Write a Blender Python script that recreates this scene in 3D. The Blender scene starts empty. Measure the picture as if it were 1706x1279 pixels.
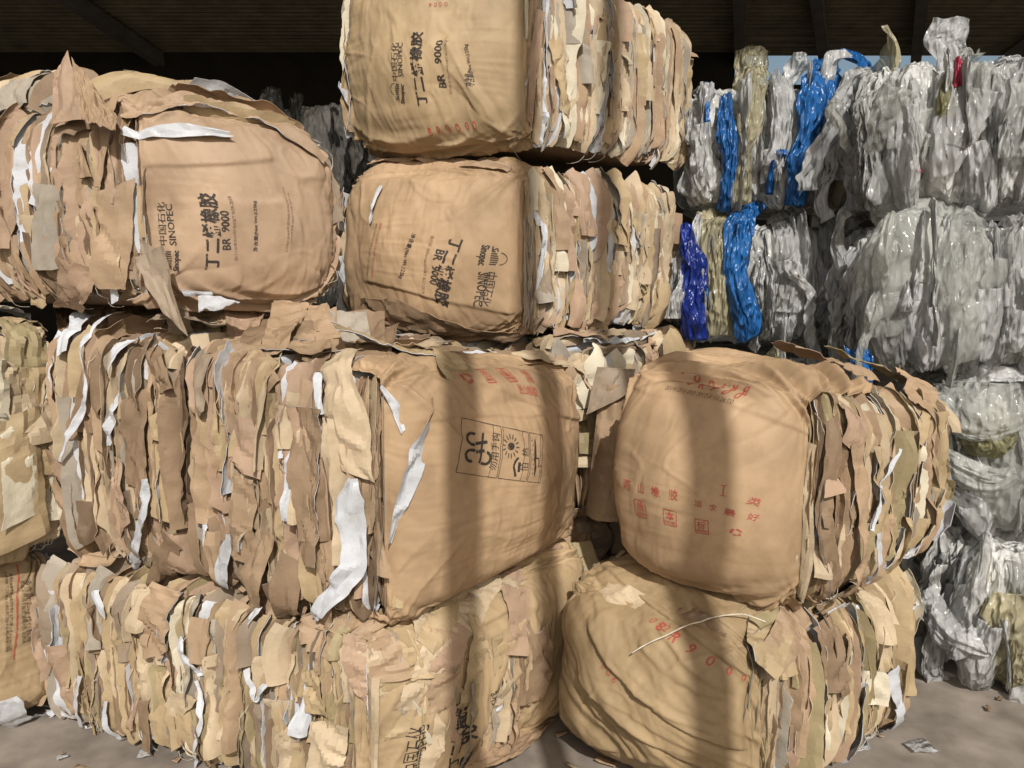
import bpy, bmesh, math, random
import numpy as np
from mathutils import Vector

# ------------------------------------------------------------------ camera, world, sun
SC = bpy.context.scene
COL = SC.collection
W0, H0 = 1706.0, 1279.0
FPX = 1289.0
PITCH = math.radians(8.6)
CAMZ = 1.65
cd = bpy.data.cameras.new("camera")
cam = bpy.data.objects.new("camera", cd)
COL.objects.link(cam)
cam.location = (0, 0, CAMZ)
cam.rotation_euler = (math.radians(90) - PITCH, 0, 0)
cd.sensor_width = 36.0
cd.lens = 36.0 * FPX / W0
cd.clip_start = 0.05
cd.clip_end = 500
SC.camera = cam

SUN_AZ = math.radians(9)      # sun stands behind the camera, this far to its right
SUN_EL = math.radians(40)
w = bpy.data.worlds.new("World")
SC.world = w
w.use_nodes = True
nt = w.node_tree
bg = nt.nodes["Background"]
sky = nt.nodes.new("ShaderNodeTexSky")
sky.sky_type = 'NISHITA'
sky.sun_disc = False
sky.sun_elevation = SUN_EL
sky.sun_rotation = math.pi - SUN_AZ
sky.air_density = 1.3
sky.dust_density = 4.0
nt.links.new(sky.outputs[0], bg.inputs[0])
bg.inputs[1].default_value = 0.09
sd = bpy.data.lights.new("sun", 'SUN')
sun = bpy.data.objects.new("sun", sd)
COL.objects.link(sun)
sd.energy = 4.0
sd.angle = math.radians(0.5)
sd.color = (1.0, 0.975, 0.93)
to_sun = Vector((math.sin(SUN_AZ) * math.cos(SUN_EL), -math.cos(SUN_AZ) * math.cos(SUN_EL), math.sin(SUN_EL)))
sun.rotation_euler = to_sun.to_track_quat('Z', 'Y').to_euler()
SC.view_settings.view_transform = 'Standard'
SC.view_settings.look = 'None'
SC.view_settings.exposure = 0.0
SC.view_settings.gamma = 1.0
SC.cycles.max_bounces = 6
SC.cycles.diffuse_bounces = 3
SC.cycles.glossy_bounces = 2
SC.cycles.transmission_bounces = 3
SC.cycles.transparent_max_bounces = 8
SC.cycles.use_denoising = True

# ------------------------------------------------------------------ small maths
def hash01(xi, yi, seed):
    xi = xi.astype(np.int64); yi = yi.astype(np.int64)
    n = (xi * 374761393 + yi * 668265263 + int(seed) * 974634777) & 0x7fffffff
    n = ((n ^ (n >> 13)) * 1274126177) & 0x7fffffff
    n = n ^ (n >> 16)
    return (n & 0xffff) / 65535.0

def noise(x, y, seed=0):
    """value noise in -1..1"""
    x = np.asarray(x, float); y = np.asarray(y, float)
    x, y = np.broadcast_arrays(x, y)
    xi = np.floor(x); yi = np.floor(y)
    fx = x - xi; fy = y - yi
    fx = fx * fx * (3 - 2 * fx); fy = fy * fy * (3 - 2 * fy)
    a = hash01(xi, yi, seed); b = hash01(xi + 1, yi, seed)
    c = hash01(xi, yi + 1, seed); d = hash01(xi + 1, yi + 1, seed)
    return 2 * ((a * (1 - fx) + b * fx) * (1 - fy) + (c * (1 - fx) + d * fx) * fy) - 1

def lnoise(x, y, seed=0):
    """like noise() but straight between its lattice points: angular, papery"""
    x, y = np.broadcast_arrays(np.asarray(x, float), np.asarray(y, float))
    xi = np.floor(x); yi = np.floor(y); fx = x - xi; fy = y - yi
    a = hash01(xi, yi, seed); b = hash01(xi + 1, yi, seed); c = hash01(xi, yi + 1, seed); d = hash01(xi + 1, yi + 1, seed)
    return 2 * np.where(fx + fy < 1, a + (b - a) * fx + (c - a) * fy, d + (c - d) * (1 - fx) + (b - d) * (1 - fy)) - 1

def fbm(x, y, seed=0, o=3):
    s = 0; a = 1; t = 0
    for i in range(o):
        s = s + a * noise(x * 2 ** i + 17.3 * i, y * 2 ** i + 9.1 * i, seed + i)
        t += a; a *= .5
    return s / t

def ridged(x, y, seed=0, o=2):
    s = 0; a = 1; t = 0
    for i in range(o):
        s = s + a * (1 - 2 * np.abs(noise(x * 2 ** i + 3.7 * i, y * 2 ** i + 5.9 * i, seed + i)))
        t += a; a *= .5
    return s / t

def smooth(a, b, x):
    t = np.clip((x - a) / (b - a), 0, 1)
    return t * t * (3 - 2 * t)

def crumple(x, y, rng, n=6, amp=.12, size=.2):
    """sum of random straight folds: faceted creased paper"""
    h = np.zeros_like(x)
    for _ in range(n):
        t = rng.uniform(0, math.pi)
        c = rng.uniform(-size, size)
        a = rng.uniform(-amp, amp)
        h += a * np.abs(x * math.cos(t) + y * math.sin(t) - c)
    return h

def facets(x, y, sd, k=1.0):
    """irregular flat facets of creased paper at three sizes, in metres"""
    x, y = np.broadcast_arrays(np.asarray(x, float), np.asarray(y, float))
    a = (sd % 90) / 100.0 - .45; c, s_ = math.cos(a), math.sin(a)
    X = x * c - y * s_; Y = x * s_ + y * c
    wx = X + .012 * noise(X * 25, Y * 25, sd + 1); wy = Y + .012 * noise(X * 25, Y * 25, sd + 2)
    return k * (.0055 * lnoise(wx * 14, wy * 10, sd + 3) + .0085 * lnoise(wx * 34 + wy * 7, wy * 15 - wx * 7, sd + 4) + .0042 * lnoise(wx * 74 - wy * 12, wy * 34 + wx * 15, sd + 5))

def unproj(px, py, D):
    x = (px - W0 / 2) / FPX; y = -(py - H0 / 2) / FPX
    Y = math.cos(PITCH) + y * math.sin(PITCH)
    Z = -math.sin(PITCH) + y * math.cos(PITCH)
    k = D / Y
    return np.array([x * k, D, CAMZ + Z * k])

def proj(P):
    X = P[..., 0]; Y = P[..., 1]; Z = P[..., 2] - CAMZ
    f = Y * math.cos(PITCH) - Z * math.sin(PITCH)
    u = Y * math.sin(PITCH) + Z * math.cos(PITCH)
    return W0 / 2 + FPX * X / f, H0 / 2 - FPX * u / f

# ------------------------------------------------------------------ materials
def newmat(name):
    m = bpy.data.materials.new(name)
    m.use_nodes = True
    n = m.node_tree
    return m, n, n.nodes["Principled BSDF"]

def N(n, t, **kw):
    x = n.nodes.new(t)
    for k, v in kw.items():
        setattr(x, k, v)
    return x

def kraft(name, col, rough=.6, var=.22, bump=.8, dirt=.4, crease=12.0):
    m, n, b = newmat(name)
    L = n.links.new
    tc = N(n, "ShaderNodeTexCoord")
    no = N(n, "ShaderNodeTexNoise"); no.inputs["Scale"].default_value = 4.0; no.inputs["Detail"].default_value = 5
    L(tc.outputs["Object"], no.inputs["Vector"])
    ramp = N(n, "ShaderNodeValToRGB")
    e = ramp.color_ramp.elements
    c = np.array(col)
    e[0].position = .3; e[1].position = .7
    e[0].color = (*(c * (1 - var)), 1); e[1].color = (*np.minimum(c * (1 + var) * np.array([1, 1.0, 1.02]), .9), 1)
    L(no.outputs["Fac"], ramp.inputs[0])
    # grime in patches with outlines of their own
    n2 = N(n, "ShaderNodeTexNoise"); n2.inputs["Scale"].default_value = 11.0; n2.inputs["Detail"].default_value = 7; n2.inputs["Roughness"].default_value = .65
    L(tc.outputs["Object"], n2.inputs["Vector"])
    r2 = N(n, "ShaderNodeValToRGB")
    r2.color_ramp.elements[0].position = .5; r2.color_ramp.elements[1].position = .72
    r2.color_ramp.elements[0].color = (0, 0, 0, 1); r2.color_ramp.elements[1].color = (dirt, dirt, dirt, 1)
    L(n2.outputs["Fac"], r2.inputs[0])
    mx = N(n, "ShaderNodeMixRGB", blend_type='MULTIPLY')
    L(r2.outputs[0], mx.inputs[0]); L(ramp.outputs[0], mx.inputs[1]); mx.inputs[2].default_value = (.55, .5, .42, 1)
    L(mx.outputs[0], b.inputs["Base Color"])
    b.inputs["Roughness"].default_value = rough
    b.inputs["Specular IOR Level"].default_value = .3
    # creases: thin ridges at two sizes, plus fine grain
    rd = N(n, "ShaderNodeTexNoise", noise_type='RIDGED_MULTIFRACTAL'); rd.inputs["Scale"].default_value = crease; rd.inputs["Detail"].default_value = 4; rd.inputs["Distortion"].default_value = .4
    L(tc.outputs["Object"], rd.inputs["Vector"])
    fine = N(n, "ShaderNodeTexNoise"); fine.inputs["Scale"].default_value = 90; fine.inputs["Detail"].default_value = 4
    L(tc.outputs["Object"], fine.inputs["Vector"])
    mm = N(n, "ShaderNodeMath", operation='MULTIPLY_ADD')
    L(fine.outputs["Fac"], mm.inputs[0]); mm.inputs[1].default_value = .22; L(rd.outputs["Fac"], mm.inputs[2])
    bp = N(n, "ShaderNodeBump"); bp.inputs["Strength"].default_value = bump; bp.inputs["Distance"].default_value = .0075
    L(mm.outputs[0], bp.inputs["Height"])
    L(bp.outputs[0], b.inputs["Normal"])
    return m

def film(name, col, alpha=.75, rough=.22, trans=.25, bump=.030):
    """thin plastic film, crumpled and glossy"""
    m, n, b = newmat(name)
    L = n.links.new
    tc = N(n, "ShaderNodeTexCoord")
    mp = N(n, "ShaderNodeMapping"); mp.inputs["Scale"].default_value = (1, 1, .35)
    L(tc.outputs["Object"], mp.inputs["Vector"])
    no = N(n, "ShaderNodeTexNoise"); no.inputs["Scale"].default_value = 7; no.inputs["Detail"].default_value = 4
    L(mp.outputs[0], no.inputs["Vector"])
    ramp = N(n, "ShaderNodeValToRGB"); e = ramp.color_ramp.elements
    c = np.array(col)
    e[0].position = .3; e[1].position = .72
    e[0].color = (*(c * .72), 1); e[1].color = (*np.minimum(c * 1.18, .92), 1)
    L(no.outputs["Fac"], ramp.inputs[0])
    L(ramp.outputs[0], b.inputs["Base Color"])
    b.inputs["Roughness"].default_value = rough
    b.inputs["Specular IOR Level"].default_value = .62
    rd = N(n, "ShaderNodeTexNoise", noise_type='RIDGED_MULTIFRACTAL'); rd.inputs["Scale"].default_value = 24; rd.inputs["Detail"].default_value = 4; rd.inputs["Distortion"].default_value = .9
    L(mp.outputs[0], rd.inputs["Vector"])
    vo = N(n, "ShaderNodeTexVoronoi"); vo.inputs["Scale"].default_value = 38
    L(mp.outputs[0], vo.inputs["Vector"])
    ad = N(n, "ShaderNodeMath", operation='MULTIPLY_ADD'); L(vo.outputs["Distance"], ad.inputs[0]); ad.inputs[1].default_value = .9; L(rd.outputs["Fac"], ad.inputs[2])
    bp = N(n, "ShaderNodeBump"); bp.inputs["Strength"].default_value = 1.0; bp.inputs["Distance"].default_value = bump
    L(ad.outputs[0], bp.inputs["Height"]); L(bp.outputs[0], b.inputs["Normal"])
    tl = N(n, "ShaderNodeBsdfTranslucent"); L(ramp.outputs[0], tl.inputs["Color"])
    m1 = N(n, "ShaderNodeMixShader"); m1.inputs[0].default_value = trans
    L(b.outputs[0], m1.inputs[1]); L(tl.outputs[0], m1.inputs[2])
    tr = N(n, "ShaderNodeBsdfTransparent"); tr.inputs[0].default_value = (.93, .93, .92, 1)
    m2 = N(n, "ShaderNodeMixShader")
    ar = N(n, "ShaderNodeMapRange"); ar.inputs["From Min"].default_value = .3; ar.inputs["From Max"].default_value = .7
    ar.inputs["To Min"].default_value = max(alpha - .18, .1); ar.inputs["To Max"].default_value = min(alpha + .15, 1)
    L(no.outputs["Fac"], ar.inputs["Value"]); L(ar.outputs[0], m2.inputs[0])
    L(tr.outputs[0], m2.inputs[1]); L(m1.outputs[0], m2.inputs[2])
    L(m2.outputs[0], n.nodes["Material Output"].inputs["Surface"])
    return m

def plain(name, col, rough=.8, scale=6, var=.2, bump=.2, metal=0.0):
    m, n, b = newmat(name)
    L = n.links.new
    tc = N(n, "ShaderNodeTexCoord")
    no = N(n, "ShaderNodeTexNoise"); no.inputs["Scale"].default_value = scale; no.inputs["Detail"].default_value = 8
    L(tc.outputs["Object"], no.inputs["Vector"])
    ramp = N(n, "ShaderNodeValToRGB"); e = ramp.color_ramp.elements
    c = np.array(col)
    e[0].position = .3; e[1].position = .7
    e[0].color = (*(c * (1 - var)), 1); e[1].color = (*(c * (1 + var)), 1)
    L(no.outputs["Fac"], ramp.inputs[0]); L(ramp.outputs[0], b.inputs["Base Color"])
    b.inputs["Roughness"].default_value = rough
    b.inputs["Metallic"].default_value = metal
    bp = N(n, "ShaderNodeBump"); bp.inputs["Strength"].default_value = bump; bp.inputs["Distance"].default_value = .01
    L(no.outputs["Fac"], bp.inputs["Height"]); L(bp.outputs[0], b.inputs["Normal"])
    return m

KR = [kraft("kraft_tan", (.342, .238, .148)), kraft("kraft_pinkish", (.365, .25, .168)), kraft("kraft_yellowish", (.385, .288, .165)),
      kraft("kraft_brown", (.235, .160, .098)), kraft("kraft_pale", (.46, .362, .238)), kraft("kraft_dusty", (.265, .205, .145)),
      kraft("kraft_olive", (.305, .245, .135)), kraft("kraft_greyed", (.31, .27, .215)), kraft("kraft_dark", (.15, .10, .062))]
CREAM = kraft("cream_liner", (.58, .52, .39), var=.1, dirt=.4)
WHITE = kraft("white_liner", (.52, .53, .55), rough=.45, var=.14, dirt=.55)
PALEGREY = kraft("grey_liner", (.50, .51, .53), rough=.5, var=.1, dirt=.3)
KWB = kraft("wrapper_brown", (.305, .218, .118), bump=.3, crease=6)
KW = [kraft("wrapper_tan", (.385, .262, .152), bump=.3, crease=6), kraft("wrapper_pinkish", (.395, .275, .178), bump=.3, crease=6), kraft("wrapper_yellowish", (.385, .278, .158), bump=.3, crease=6)]
FC = film("clear_film", (.82, .82, .79), .50, .14, .45)
FM = film("milky_film", (.82, .83, .82), .62, .2, .45, .022)
FB = film("blue_film", (.022, .145, .43), .95, .3, .15)
FD = film("navy_film", (.01, .03, .22), .97, .3, .08)
FY = film("yellowed_film", (.70, .64, .44), .62, .2, .45)
FV = film("veil_film", (.74, .75, .71), .40, .16, .45, .016)
FO = film("olive_film", (.36, .34, .18), .72, .2, .35)
FC2 = film("layered_film", (.78, .78, .75), .86, .15, .35)
FX = film("shade_dark_film", (.10, .10, .095), .9, .3, .1)  # film colour darkened to stand for the shade behind the stacks
FR = film("red_film", (.55, .05, .10), .95, .3, .15)
FG = film("grey_film", (.66, .66, .64), .75, .16, .35)
def ink(name, col, wear=.45):
    m, n, b = newmat(name)
    L = n.links.new
    tc = N(n, "ShaderNodeTexCoord")
    no = N(n, "ShaderNodeTexNoise"); no.inputs["Scale"].default_value = 60; no.inputs["Detail"].default_value = 8; no.inputs["Roughness"].default_value = .75
    L(tc.outputs["Object"], no.inputs["Vector"])
    r = N(n, "ShaderNodeValToRGB"); r.color_ramp.elements[0].position = wear - .06; r.color_ramp.elements[1].position = wear + .08
    r.color_ramp.elements[0].color = (.25, .25, .25, 1); r.color_ramp.elements[1].color = (.95, .95, .95, 1)
    L(no.outputs["Fac"], r.inputs[0]); L(r.outputs[0], b.inputs["Alpha"])
    b.inputs["Base Color"].default_value = (*col, 1); b.inputs["Roughness"].default_value = .7
    return m
INK = ink("black_ink", (.03, .024, .02), .40)
REDINK = ink("red_ink", (.42, .075, .05), .45)
FADED = ink("faded_ink", (.13, .08, .045), .45)
TWINE = plain("twine_fibre", (.62, .56, .46), .8, 40, .2, .2)
WIRE = plain("tie_wire_metal", (.30, .28, .26), .45, 30, .2, .1, .6)
FLOOR = plain("dusty_concrete", (.225, .19, .155), .9, 5.5, .42, .5)
STEEL = plain("painted_steel", (.14, .13, .115), .6, 4, .2, .1)
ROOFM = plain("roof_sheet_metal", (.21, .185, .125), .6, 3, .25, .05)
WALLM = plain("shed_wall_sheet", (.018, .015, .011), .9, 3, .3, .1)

# ------------------------------------------------------------------ mesh building
def grid_faces(m, n, off=0, flip=False):
    i = np.arange(m - 1)[:, None]; j = np.arange(n - 1)[None, :]
    a = i * n + j + off; b = a + 1; c = b + n; d = a + n
    f = np.stack([a, b, c, d] if not flip else [a, d, c, b], -1).reshape(-1, 4)
    return f

def grid_normals(G):
    du = np.gradient(G, axis=1); dv = np.gradient(G, axis=0)
    n = np.cross(du, dv)
    l = np.linalg.norm(n, axis=-1, keepdims=True)
    return n / np.maximum(l, 1e-9)

def sheet(G, th=.0012, m0=0, m1=0):
    """a grid of points made into a thin solid sheet -> (verts, faces, material ids)"""
    m, n, _ = G.shape
    Nn = grid_normals(G)
    V = np.concatenate([G.reshape(-1, 3), (G - Nn * th).reshape(-1, 3)])
    o = m * n
    F = [grid_faces(m, n, 0), grid_faces(m, n, o, True)]
    M = [np.full(len(F[0]), m0), np.full(len(F[1]), m1)]
    r = []
    a = np.arange(n - 1)
    r.append(np.stack([a, a + o, a + 1 + o, a + 1], -1))
    a = (m - 1) * n + np.arange(n - 1)
    r.append(np.stack([a, a + 1, a + 1 + o, a + o], -1))
    a = np.arange(m - 1) * n
    r.append(np.stack([a, a + n, a + n + o, a + o], -1))
    a = np.arange(m - 1) * n + n - 1
    r.append(np.stack([a, a + o, a + n + o, a + n], -1))
    r = np.concatenate(r)
    F.append(r); M.append(np.full(len(r), m1))
    return V, np.concatenate(F), np.concatenate(M)

def facing(G, B, face, th=.0015, m0=0, m1=0):
    """sheet() with its first material on the side that looks away from the bale"""
    P = G[G.shape[0] // 2, G.shape[1] // 2]
    U, V = B.half(face)
    out = B.surf(face, 0., 0., .1) - B.surf(face, 0., 0., 0.)
    if (grid_normals(G).mean((0, 1)) @ out) < 0:
        G = G[:, ::-1]
    return sheet(G, th, m0, m1)

def surf_only(G, m0=0):
    m, n, _ = G.shape
    F = grid_faces(m, n)
    return G.reshape(-1, 3), F, np.full(len(F), m0)

def tube(pts, r=.0015, k=5, m0=0):
    P = np.asarray(pts, float)
    T = np.gradient(P, axis=0); T /= np.maximum(np.linalg.norm(T, axis=1, keepdims=True), 1e-9)
    ref = np.array([.31, .52, .79])
    A = np.cross(T, ref); A /= np.maximum(np.linalg.norm(A, axis=1, keepdims=True), 1e-9)
    B = np.cross(T, A)
    t = np.linspace(0, 2 * math.pi, k + 1)
    r = np.asarray(r, float) * np.ones(len(P))
    G = P[:, None, :] + r[:, None, None] * (np.cos(t)[None, :, None] * A[:, None, :] + np.sin(t)[None, :, None] * B[:, None, :])
    return surf_only(G, m0)

def box(c, s, m0=0, rz=0.0):
    x, y, z = np.array(s) / 2
    V = np.array([[-x, -y, -z], [x, -y, -z], [x, y, -z], [-x, y, -z], [-x, -y, z], [x, -y, z], [x, y, z], [-x, y, z]])
    if rz:
        R = np.array([[math.cos(rz), -math.sin(rz), 0], [math.sin(rz), math.cos(rz), 0], [0, 0, 1]])
        V = V @ R.T
    V = V + np.array(c)
    F = np.array([[0, 3, 2, 1], [4, 5, 6, 7], [0, 1, 5, 4], [1, 2, 6, 5], [2, 3, 7, 6], [3, 0, 4, 7]])
    return V, F, np.full(6, m0)

def mk(name, pieces, mats, parent=None, sharp=None, smoothed=True):
    Vs = []; Fs = []; Ms = []; o = 0
    for V, F, M in pieces:
        Vs.append(V); Fs.append(F + o); Ms.append(M); o += len(V)
    V = np.concatenate(Vs); F = np.concatenate(Fs); M = np.concatenate(Ms)
    if parent is not None:
        V = V - np.array(parent.location)[None]
    me = bpy.data.meshes.new(name)
    me.vertices.add(len(V)); me.vertices.foreach_set("co", V.astype(np.float32).ravel())
    me.loops.add(F.size); me.loops.foreach_set("vertex_index", F.astype(np.int32).ravel())
    me.polygons.add(len(F)); me.polygons.foreach_set("loop_start", (np.arange(len(F)) * F.shape[1]).astype(np.int32))
    for m in mats:
        me.materials.append(m)
    me.polygons.foreach_set("material_index", M.astype(np.int32))
    me.polygons.foreach_set("use_smooth", np.full(len(F), smoothed))
    me.update(calc_edges=True)
    if sharp:
        me.set_sharp_from_angle(angle=math.radians(sharp))
    o = bpy.data.objects.new(name, me)
    COL.objects.link(o)
    if parent is not None:
        o.parent = parent
    return o

def tag(o, label=None, cat=None, group=None, kind=None):
    if label: o["label"] = label
    if cat: o["category"] = cat
    if group: o["group"] = group
    if kind: o["kind"] = kind
    return o

# ------------------------------------------------------------------ the bale: a soft, skewed, rounded block
class Bale:
    def __init__(s, name, K, Lp, R, z0, z1, r=.09, label="", group=None, bulge=(0, 0, 0), seed=1, cat="bale"):
        """K nearest vertical edge, Lp left end, R right end: (pixel x, pixel y, distance); z0/z1 = heights at K, L, R, back"""
        g = lambda p: unproj(*p)[:2] if len(p) == 3 else np.array(p)
        s.K, s.L, s.R = g(K), g(Lp), g(R)
        s.z0 = np.array(z0, float) * np.ones(4); s.z1 = np.array(z1, float) * np.ones(4)
        s.A = np.linalg.norm(s.L - s.K) / 2; s.B = np.linalg.norm(s.R - s.K) / 2
        s.H = float(np.mean(s.z1 - s.z0)) / 2
        s.r = r; s.bulge = dict(zip("LRT", bulge)); s.seed = seed
        s.rng = random.Random(seed)
        c = (s.L + s.R) / 2
        s.root = bpy.data.objects.new(name, None); COL.objects.link(s.root)
        s.root.location = (c[0], c[1], float(s.z0.mean()))
        s.root.empty_display_size = .1
        tag(s.root, label, cat, group)
        s._lut = {}
    def half(s, face):
        return {"L": (s.A, s.H), "R": (s.B, s.H), "T": (s.A, s.B)}[face]
    def world(s, p):
        t1 = ((p[..., 0] / s.A + 1) / 2)[..., None]; t2 = ((p[..., 1] / s.B + 1) / 2)[..., None]
        h = (p[..., 2] / s.H + 1) / 2
        xy = s.K + t1 * (s.L - s.K) + t2 * (s.R - s.K)
        t1 = t1[..., 0]; t2 = t2[..., 0]
        w = [(1 - t1) * (1 - t2), t1 * (1 - t2), (1 - t1) * t2, t1 * t2]
        z0 = sum(a * b for a, b in zip(w, s.z0)); z1 = sum(a * b for a, b in zip(w, s.z1))
        return np.concatenate([xy, (z0 + h * (z1 - z0))[..., None]], -1)
    def surf(s, face, u, v, n=0.0):
        u = np.asarray(u, float); v = np.asarray(v, float); n = np.asarray(n, float)
        u, v, n = np.broadcast_arrays(u, v, n)
        U, V = s.half(face)
        eu = np.maximum(np.abs(u) - U, 0); ev = np.maximum(np.abs(v) - V, 0)
        uc = np.clip(u, -U, U); vc = np.clip(v, -V, V)
        d = eu + ev
        b = s.bulge[face] * (1 - (uc / U) ** 2) * (1 - (vc / V) ** 2)
        if face == "L": c = np.stack([uc, -s.B + d, vc], -1)
        elif face == "R": c = np.stack([-s.A + d, uc, vc], -1)
        else: c = np.stack([uc, vc, s.H - d], -1)
        half = np.array([s.A, s.B, s.H]); rr = min(s.r, half.min() * .95)
        q = np.clip(c, -(half - rr), half - rr)
        dd = c - q
        l = np.linalg.norm(dd, axis=-1, keepdims=True)
        dirn = dd / np.maximum(l, 1e-9)
        p = q + dirn * (rr + (n + b)[..., None])
        return s.world(p)
    def uv_at(s, face, px, py):
        if face not in s._lut:
            U, V = s.half(face)
            u = np.linspace(-U - .12, U + .12, 260); v = np.linspace(-V - .12, V + .12, 260)
            uu, vv = np.meshgrid(u, v)
            P = s.surf(face, uu, vv, .0)
            s._lut[face] = (uu, vv, *proj(P))
        uu, vv, X, Y = s._lut[face]
        i = np.argmin((X - px) ** 2 + (Y - py) ** 2)
        return uu.flat[i], vv.flat[i]

def core(B, mat, n=-.058):
    """the squeezed mass inside the bale"""
    P = []
    for f in "LRT":
        U, V = B.half(f)
        u, v = np.meshgrid(np.linspace(-U, U, 50), np.linspace(-V, V, 40))
        d = n + .012 * ridged(u * 40, v * 3, B.seed + ord(f), 2)
        G = B.surf(f, u, v, d)
        if f == "T" or f == "R": pass
        P.append(surf_only(G))
    # back, far side and underside
    a = np.linspace(-1, 1, 14)
    uu, vv = np.meshgrid(a, a)
    k = .97
    for ax, sg in ((0, 1), (1, 1), (2, -1)):
        c = np.zeros(uu.shape + (3,))
        o = [i for i in range(3) if i != ax]
        c[..., ax] = sg; c[..., o[0]] = uu; c[..., o[1]] = vv
        half = np.array([B.A, B.B, B.H]); c = c * half; rr = min(max(B.r, .08), half.min() * .9)
        q_ = np.clip(c, -(half - rr), half - rr); dd = c - q_
        P.append(surf_only(B.world(q_ + dd / np.maximum(np.linalg.norm(dd, axis=-1, keepdims=True), 1e-9) * (rr - .03))))
    return mk("pressed_core", P, [mat], B.root)

# ---- wrapped end face: one big sack stretched over the end
def wrapper(B, face, mat, rays=12, seed=3, step=.005, ext=(.06, .16, .12, .16), amp=1.0, gather=1.0, folds=(), n0=0.0, liner=None, diag=None):
    """ext = how far the sheet reaches round the edges: -u, +u, -v, +v"""
    rng = random.Random(seed)
    U, V = B.half(face)
    u = np.arange(-U - ext[0], U + ext[1], step); v = np.arange(-V - ext[2], V + ext[3], step)
    uu, vv = np.meshgrid(u, v)
    un = uu / U; vn = vv / V
    wx = uu + .02 * noise(uu * 6, vv * 6, seed + 5); wy = vv + .02 * noise(uu * 6, vv * 6, seed + 6)
    d = .010 * noise(uu * 3, vv * 3, seed) + .006 * lnoise(wx * 6 + wy * 2, wy * 6, seed + 2) * amp + .0025 * lnoise(wx * 17 - wy * 5, wy * 15, seed + 3) * amp
    # long tension wrinkles, mostly level
    env = smooth(-.25, .5, noise(uu * 3, vv * 3, seed + 9))
    d += amp * .0018 * ridged(wx * 4, wy * 46, seed + 11) * env
    rg = ridged(wx * 6 + wy * 3, wy * 7 - wx * 2, seed + 15, 1)
    d += amp * .004 * smooth(.75, 1, rg) * smooth(-.1, .6, noise(uu * 4 + 3, vv * 4, seed + 16))
    d += amp * facets(uu, vv * .8, seed + 71, .42)
    # folds that fan out from the pinched corners
    for cu, cv in ((-1, -1), (1, -1), (-1, 1), (1, 1)):
        du = uu - cu * U * .98; dv = vv - cv * V * .98
        rho = np.hypot(du, dv) + 1e-6
        th = np.arctan2(dv * -cv, du * -cu)
        for _ in range(rays):
            t0 = rng.choice([rng.uniform(-.5, .35), rng.uniform(1.1, 2.1), rng.uniform(.2, 1.3)])
            a = rng.uniform(.005, .014) * amp * rng.choice([1, 1, -1]); ln = rng.uniform(.10, .34) * (1.25 - .5 * abs(t0 - .8))
            wd = .003 + .024 * rho
            dt = (th - t0 - .25 * noise(rho * 7, t0 * 9 + 0 * rho, seed + 21)) * rho
            d += a * np.exp(-np.abs(dt) / wd) * smooth(0, .05, rho) * np.exp(-(rho / ln) ** 2)
    # gathers along the bottom and top edges
    for sg in (-1, 1):
        m = smooth(.62, .98, sg * vn)
        d += gather * m * .012 * ridged(uu * 2.2 + 3 * sg, (wy * 20 + 3.0 * un ** 2 * sg), seed + 31 + sg, 2)
        m2 = smooth(.8, 1.0, sg * un)
        d += gather * m2 * .008 * ridged(wx * 26, vv * 3, seed + 41 + sg, 2)
    if diag:
        for ang, fr, a in diag:
            ca, sa = math.cos(ang), math.sin(ang)
            al = wx * ca + wy * sa; ac = -wx * sa + wy * ca
            d += a * (ridged(al * .9, ac * fr + .35 * noise(al * 2.5, ac * 3, seed + 61), seed + 62, 1) + .45 * ridged(al * 2.4 + 7, ac * fr * 2.3, seed + 63, 1)) * (.6 + .4 * noise(uu * 3, vv * 3, seed + 64))
    # deep drapes that sweep round the shoulders and the foot of the bale
    for sg in (-1, 1):
        m = smooth(.45, .9, sg * vn) * gather
        d += m * .0075 * ridged(uu * .8 + 5 * sg, vv * 13 + 2.4 * (un - .2) ** 2 * sg + .35 * noise(uu * 3, vv * 3, seed + 81), seed + 82 + sg, 1)
    # overlaps: one sheet lying over the next (a step along a line)
    for (p, q, h) in folds:
        (u0, v0), (u1, v1) = B.uv_at(face, *p), B.uv_at(face, *q)
        t = np.array([u1 - u0, v1 - v0]); ln = np.linalg.norm(t); t /= ln
        al = (uu - u0) * t[0] + (vv - v0) * t[1]; ac = -(uu - u0) * t[1] + (vv - v0) * t[0] + .01 * noise(al * 8, 0 * al, seed + 51)
        m = smooth(-.02, .03, al) * smooth(-.02, .03, ln - al)
        d += h * m * (smooth(-.007, .006, ac) * np.exp(-np.maximum(ac, 0) / .05))
    G = B.surf(face, uu, vv, d + n0)
    B._wrapgrid = (uu, vv, G, grid_normals(G), face, u, v)
    if face == "L":
        G = G[:, ::-1]
    o = mk("wrapper_sack", [sheet(G, .002, 0, 1)], [mat, liner or mat], B.root)
    B.wrap = o
    B.wg = (u, v, B.surf(face, uu, vv, d + n0), face)
    return o

def wrap_uv(B, px, py):
    u, v, G, face = B.wg
    X, Y = proj(G)
    U, V = B.half(face)
    if not hasattr(B, "_wn"):
        n = grid_normals(G); B._wn = -n if face == "L" else n
    view = G - np.array([0, 0, CAMZ])
    bad = ((B._wn * view).sum(-1) > -.12 * np.linalg.norm(view, axis=-1)) | (np.abs(u)[None, :] > U * 1.0)
    i = np.argmin((X - px) ** 2 + (Y - py) ** 2 + bad * 1e7)
    i, j = np.unravel_index(i, X.shape)
    return u[j], v[i]

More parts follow.
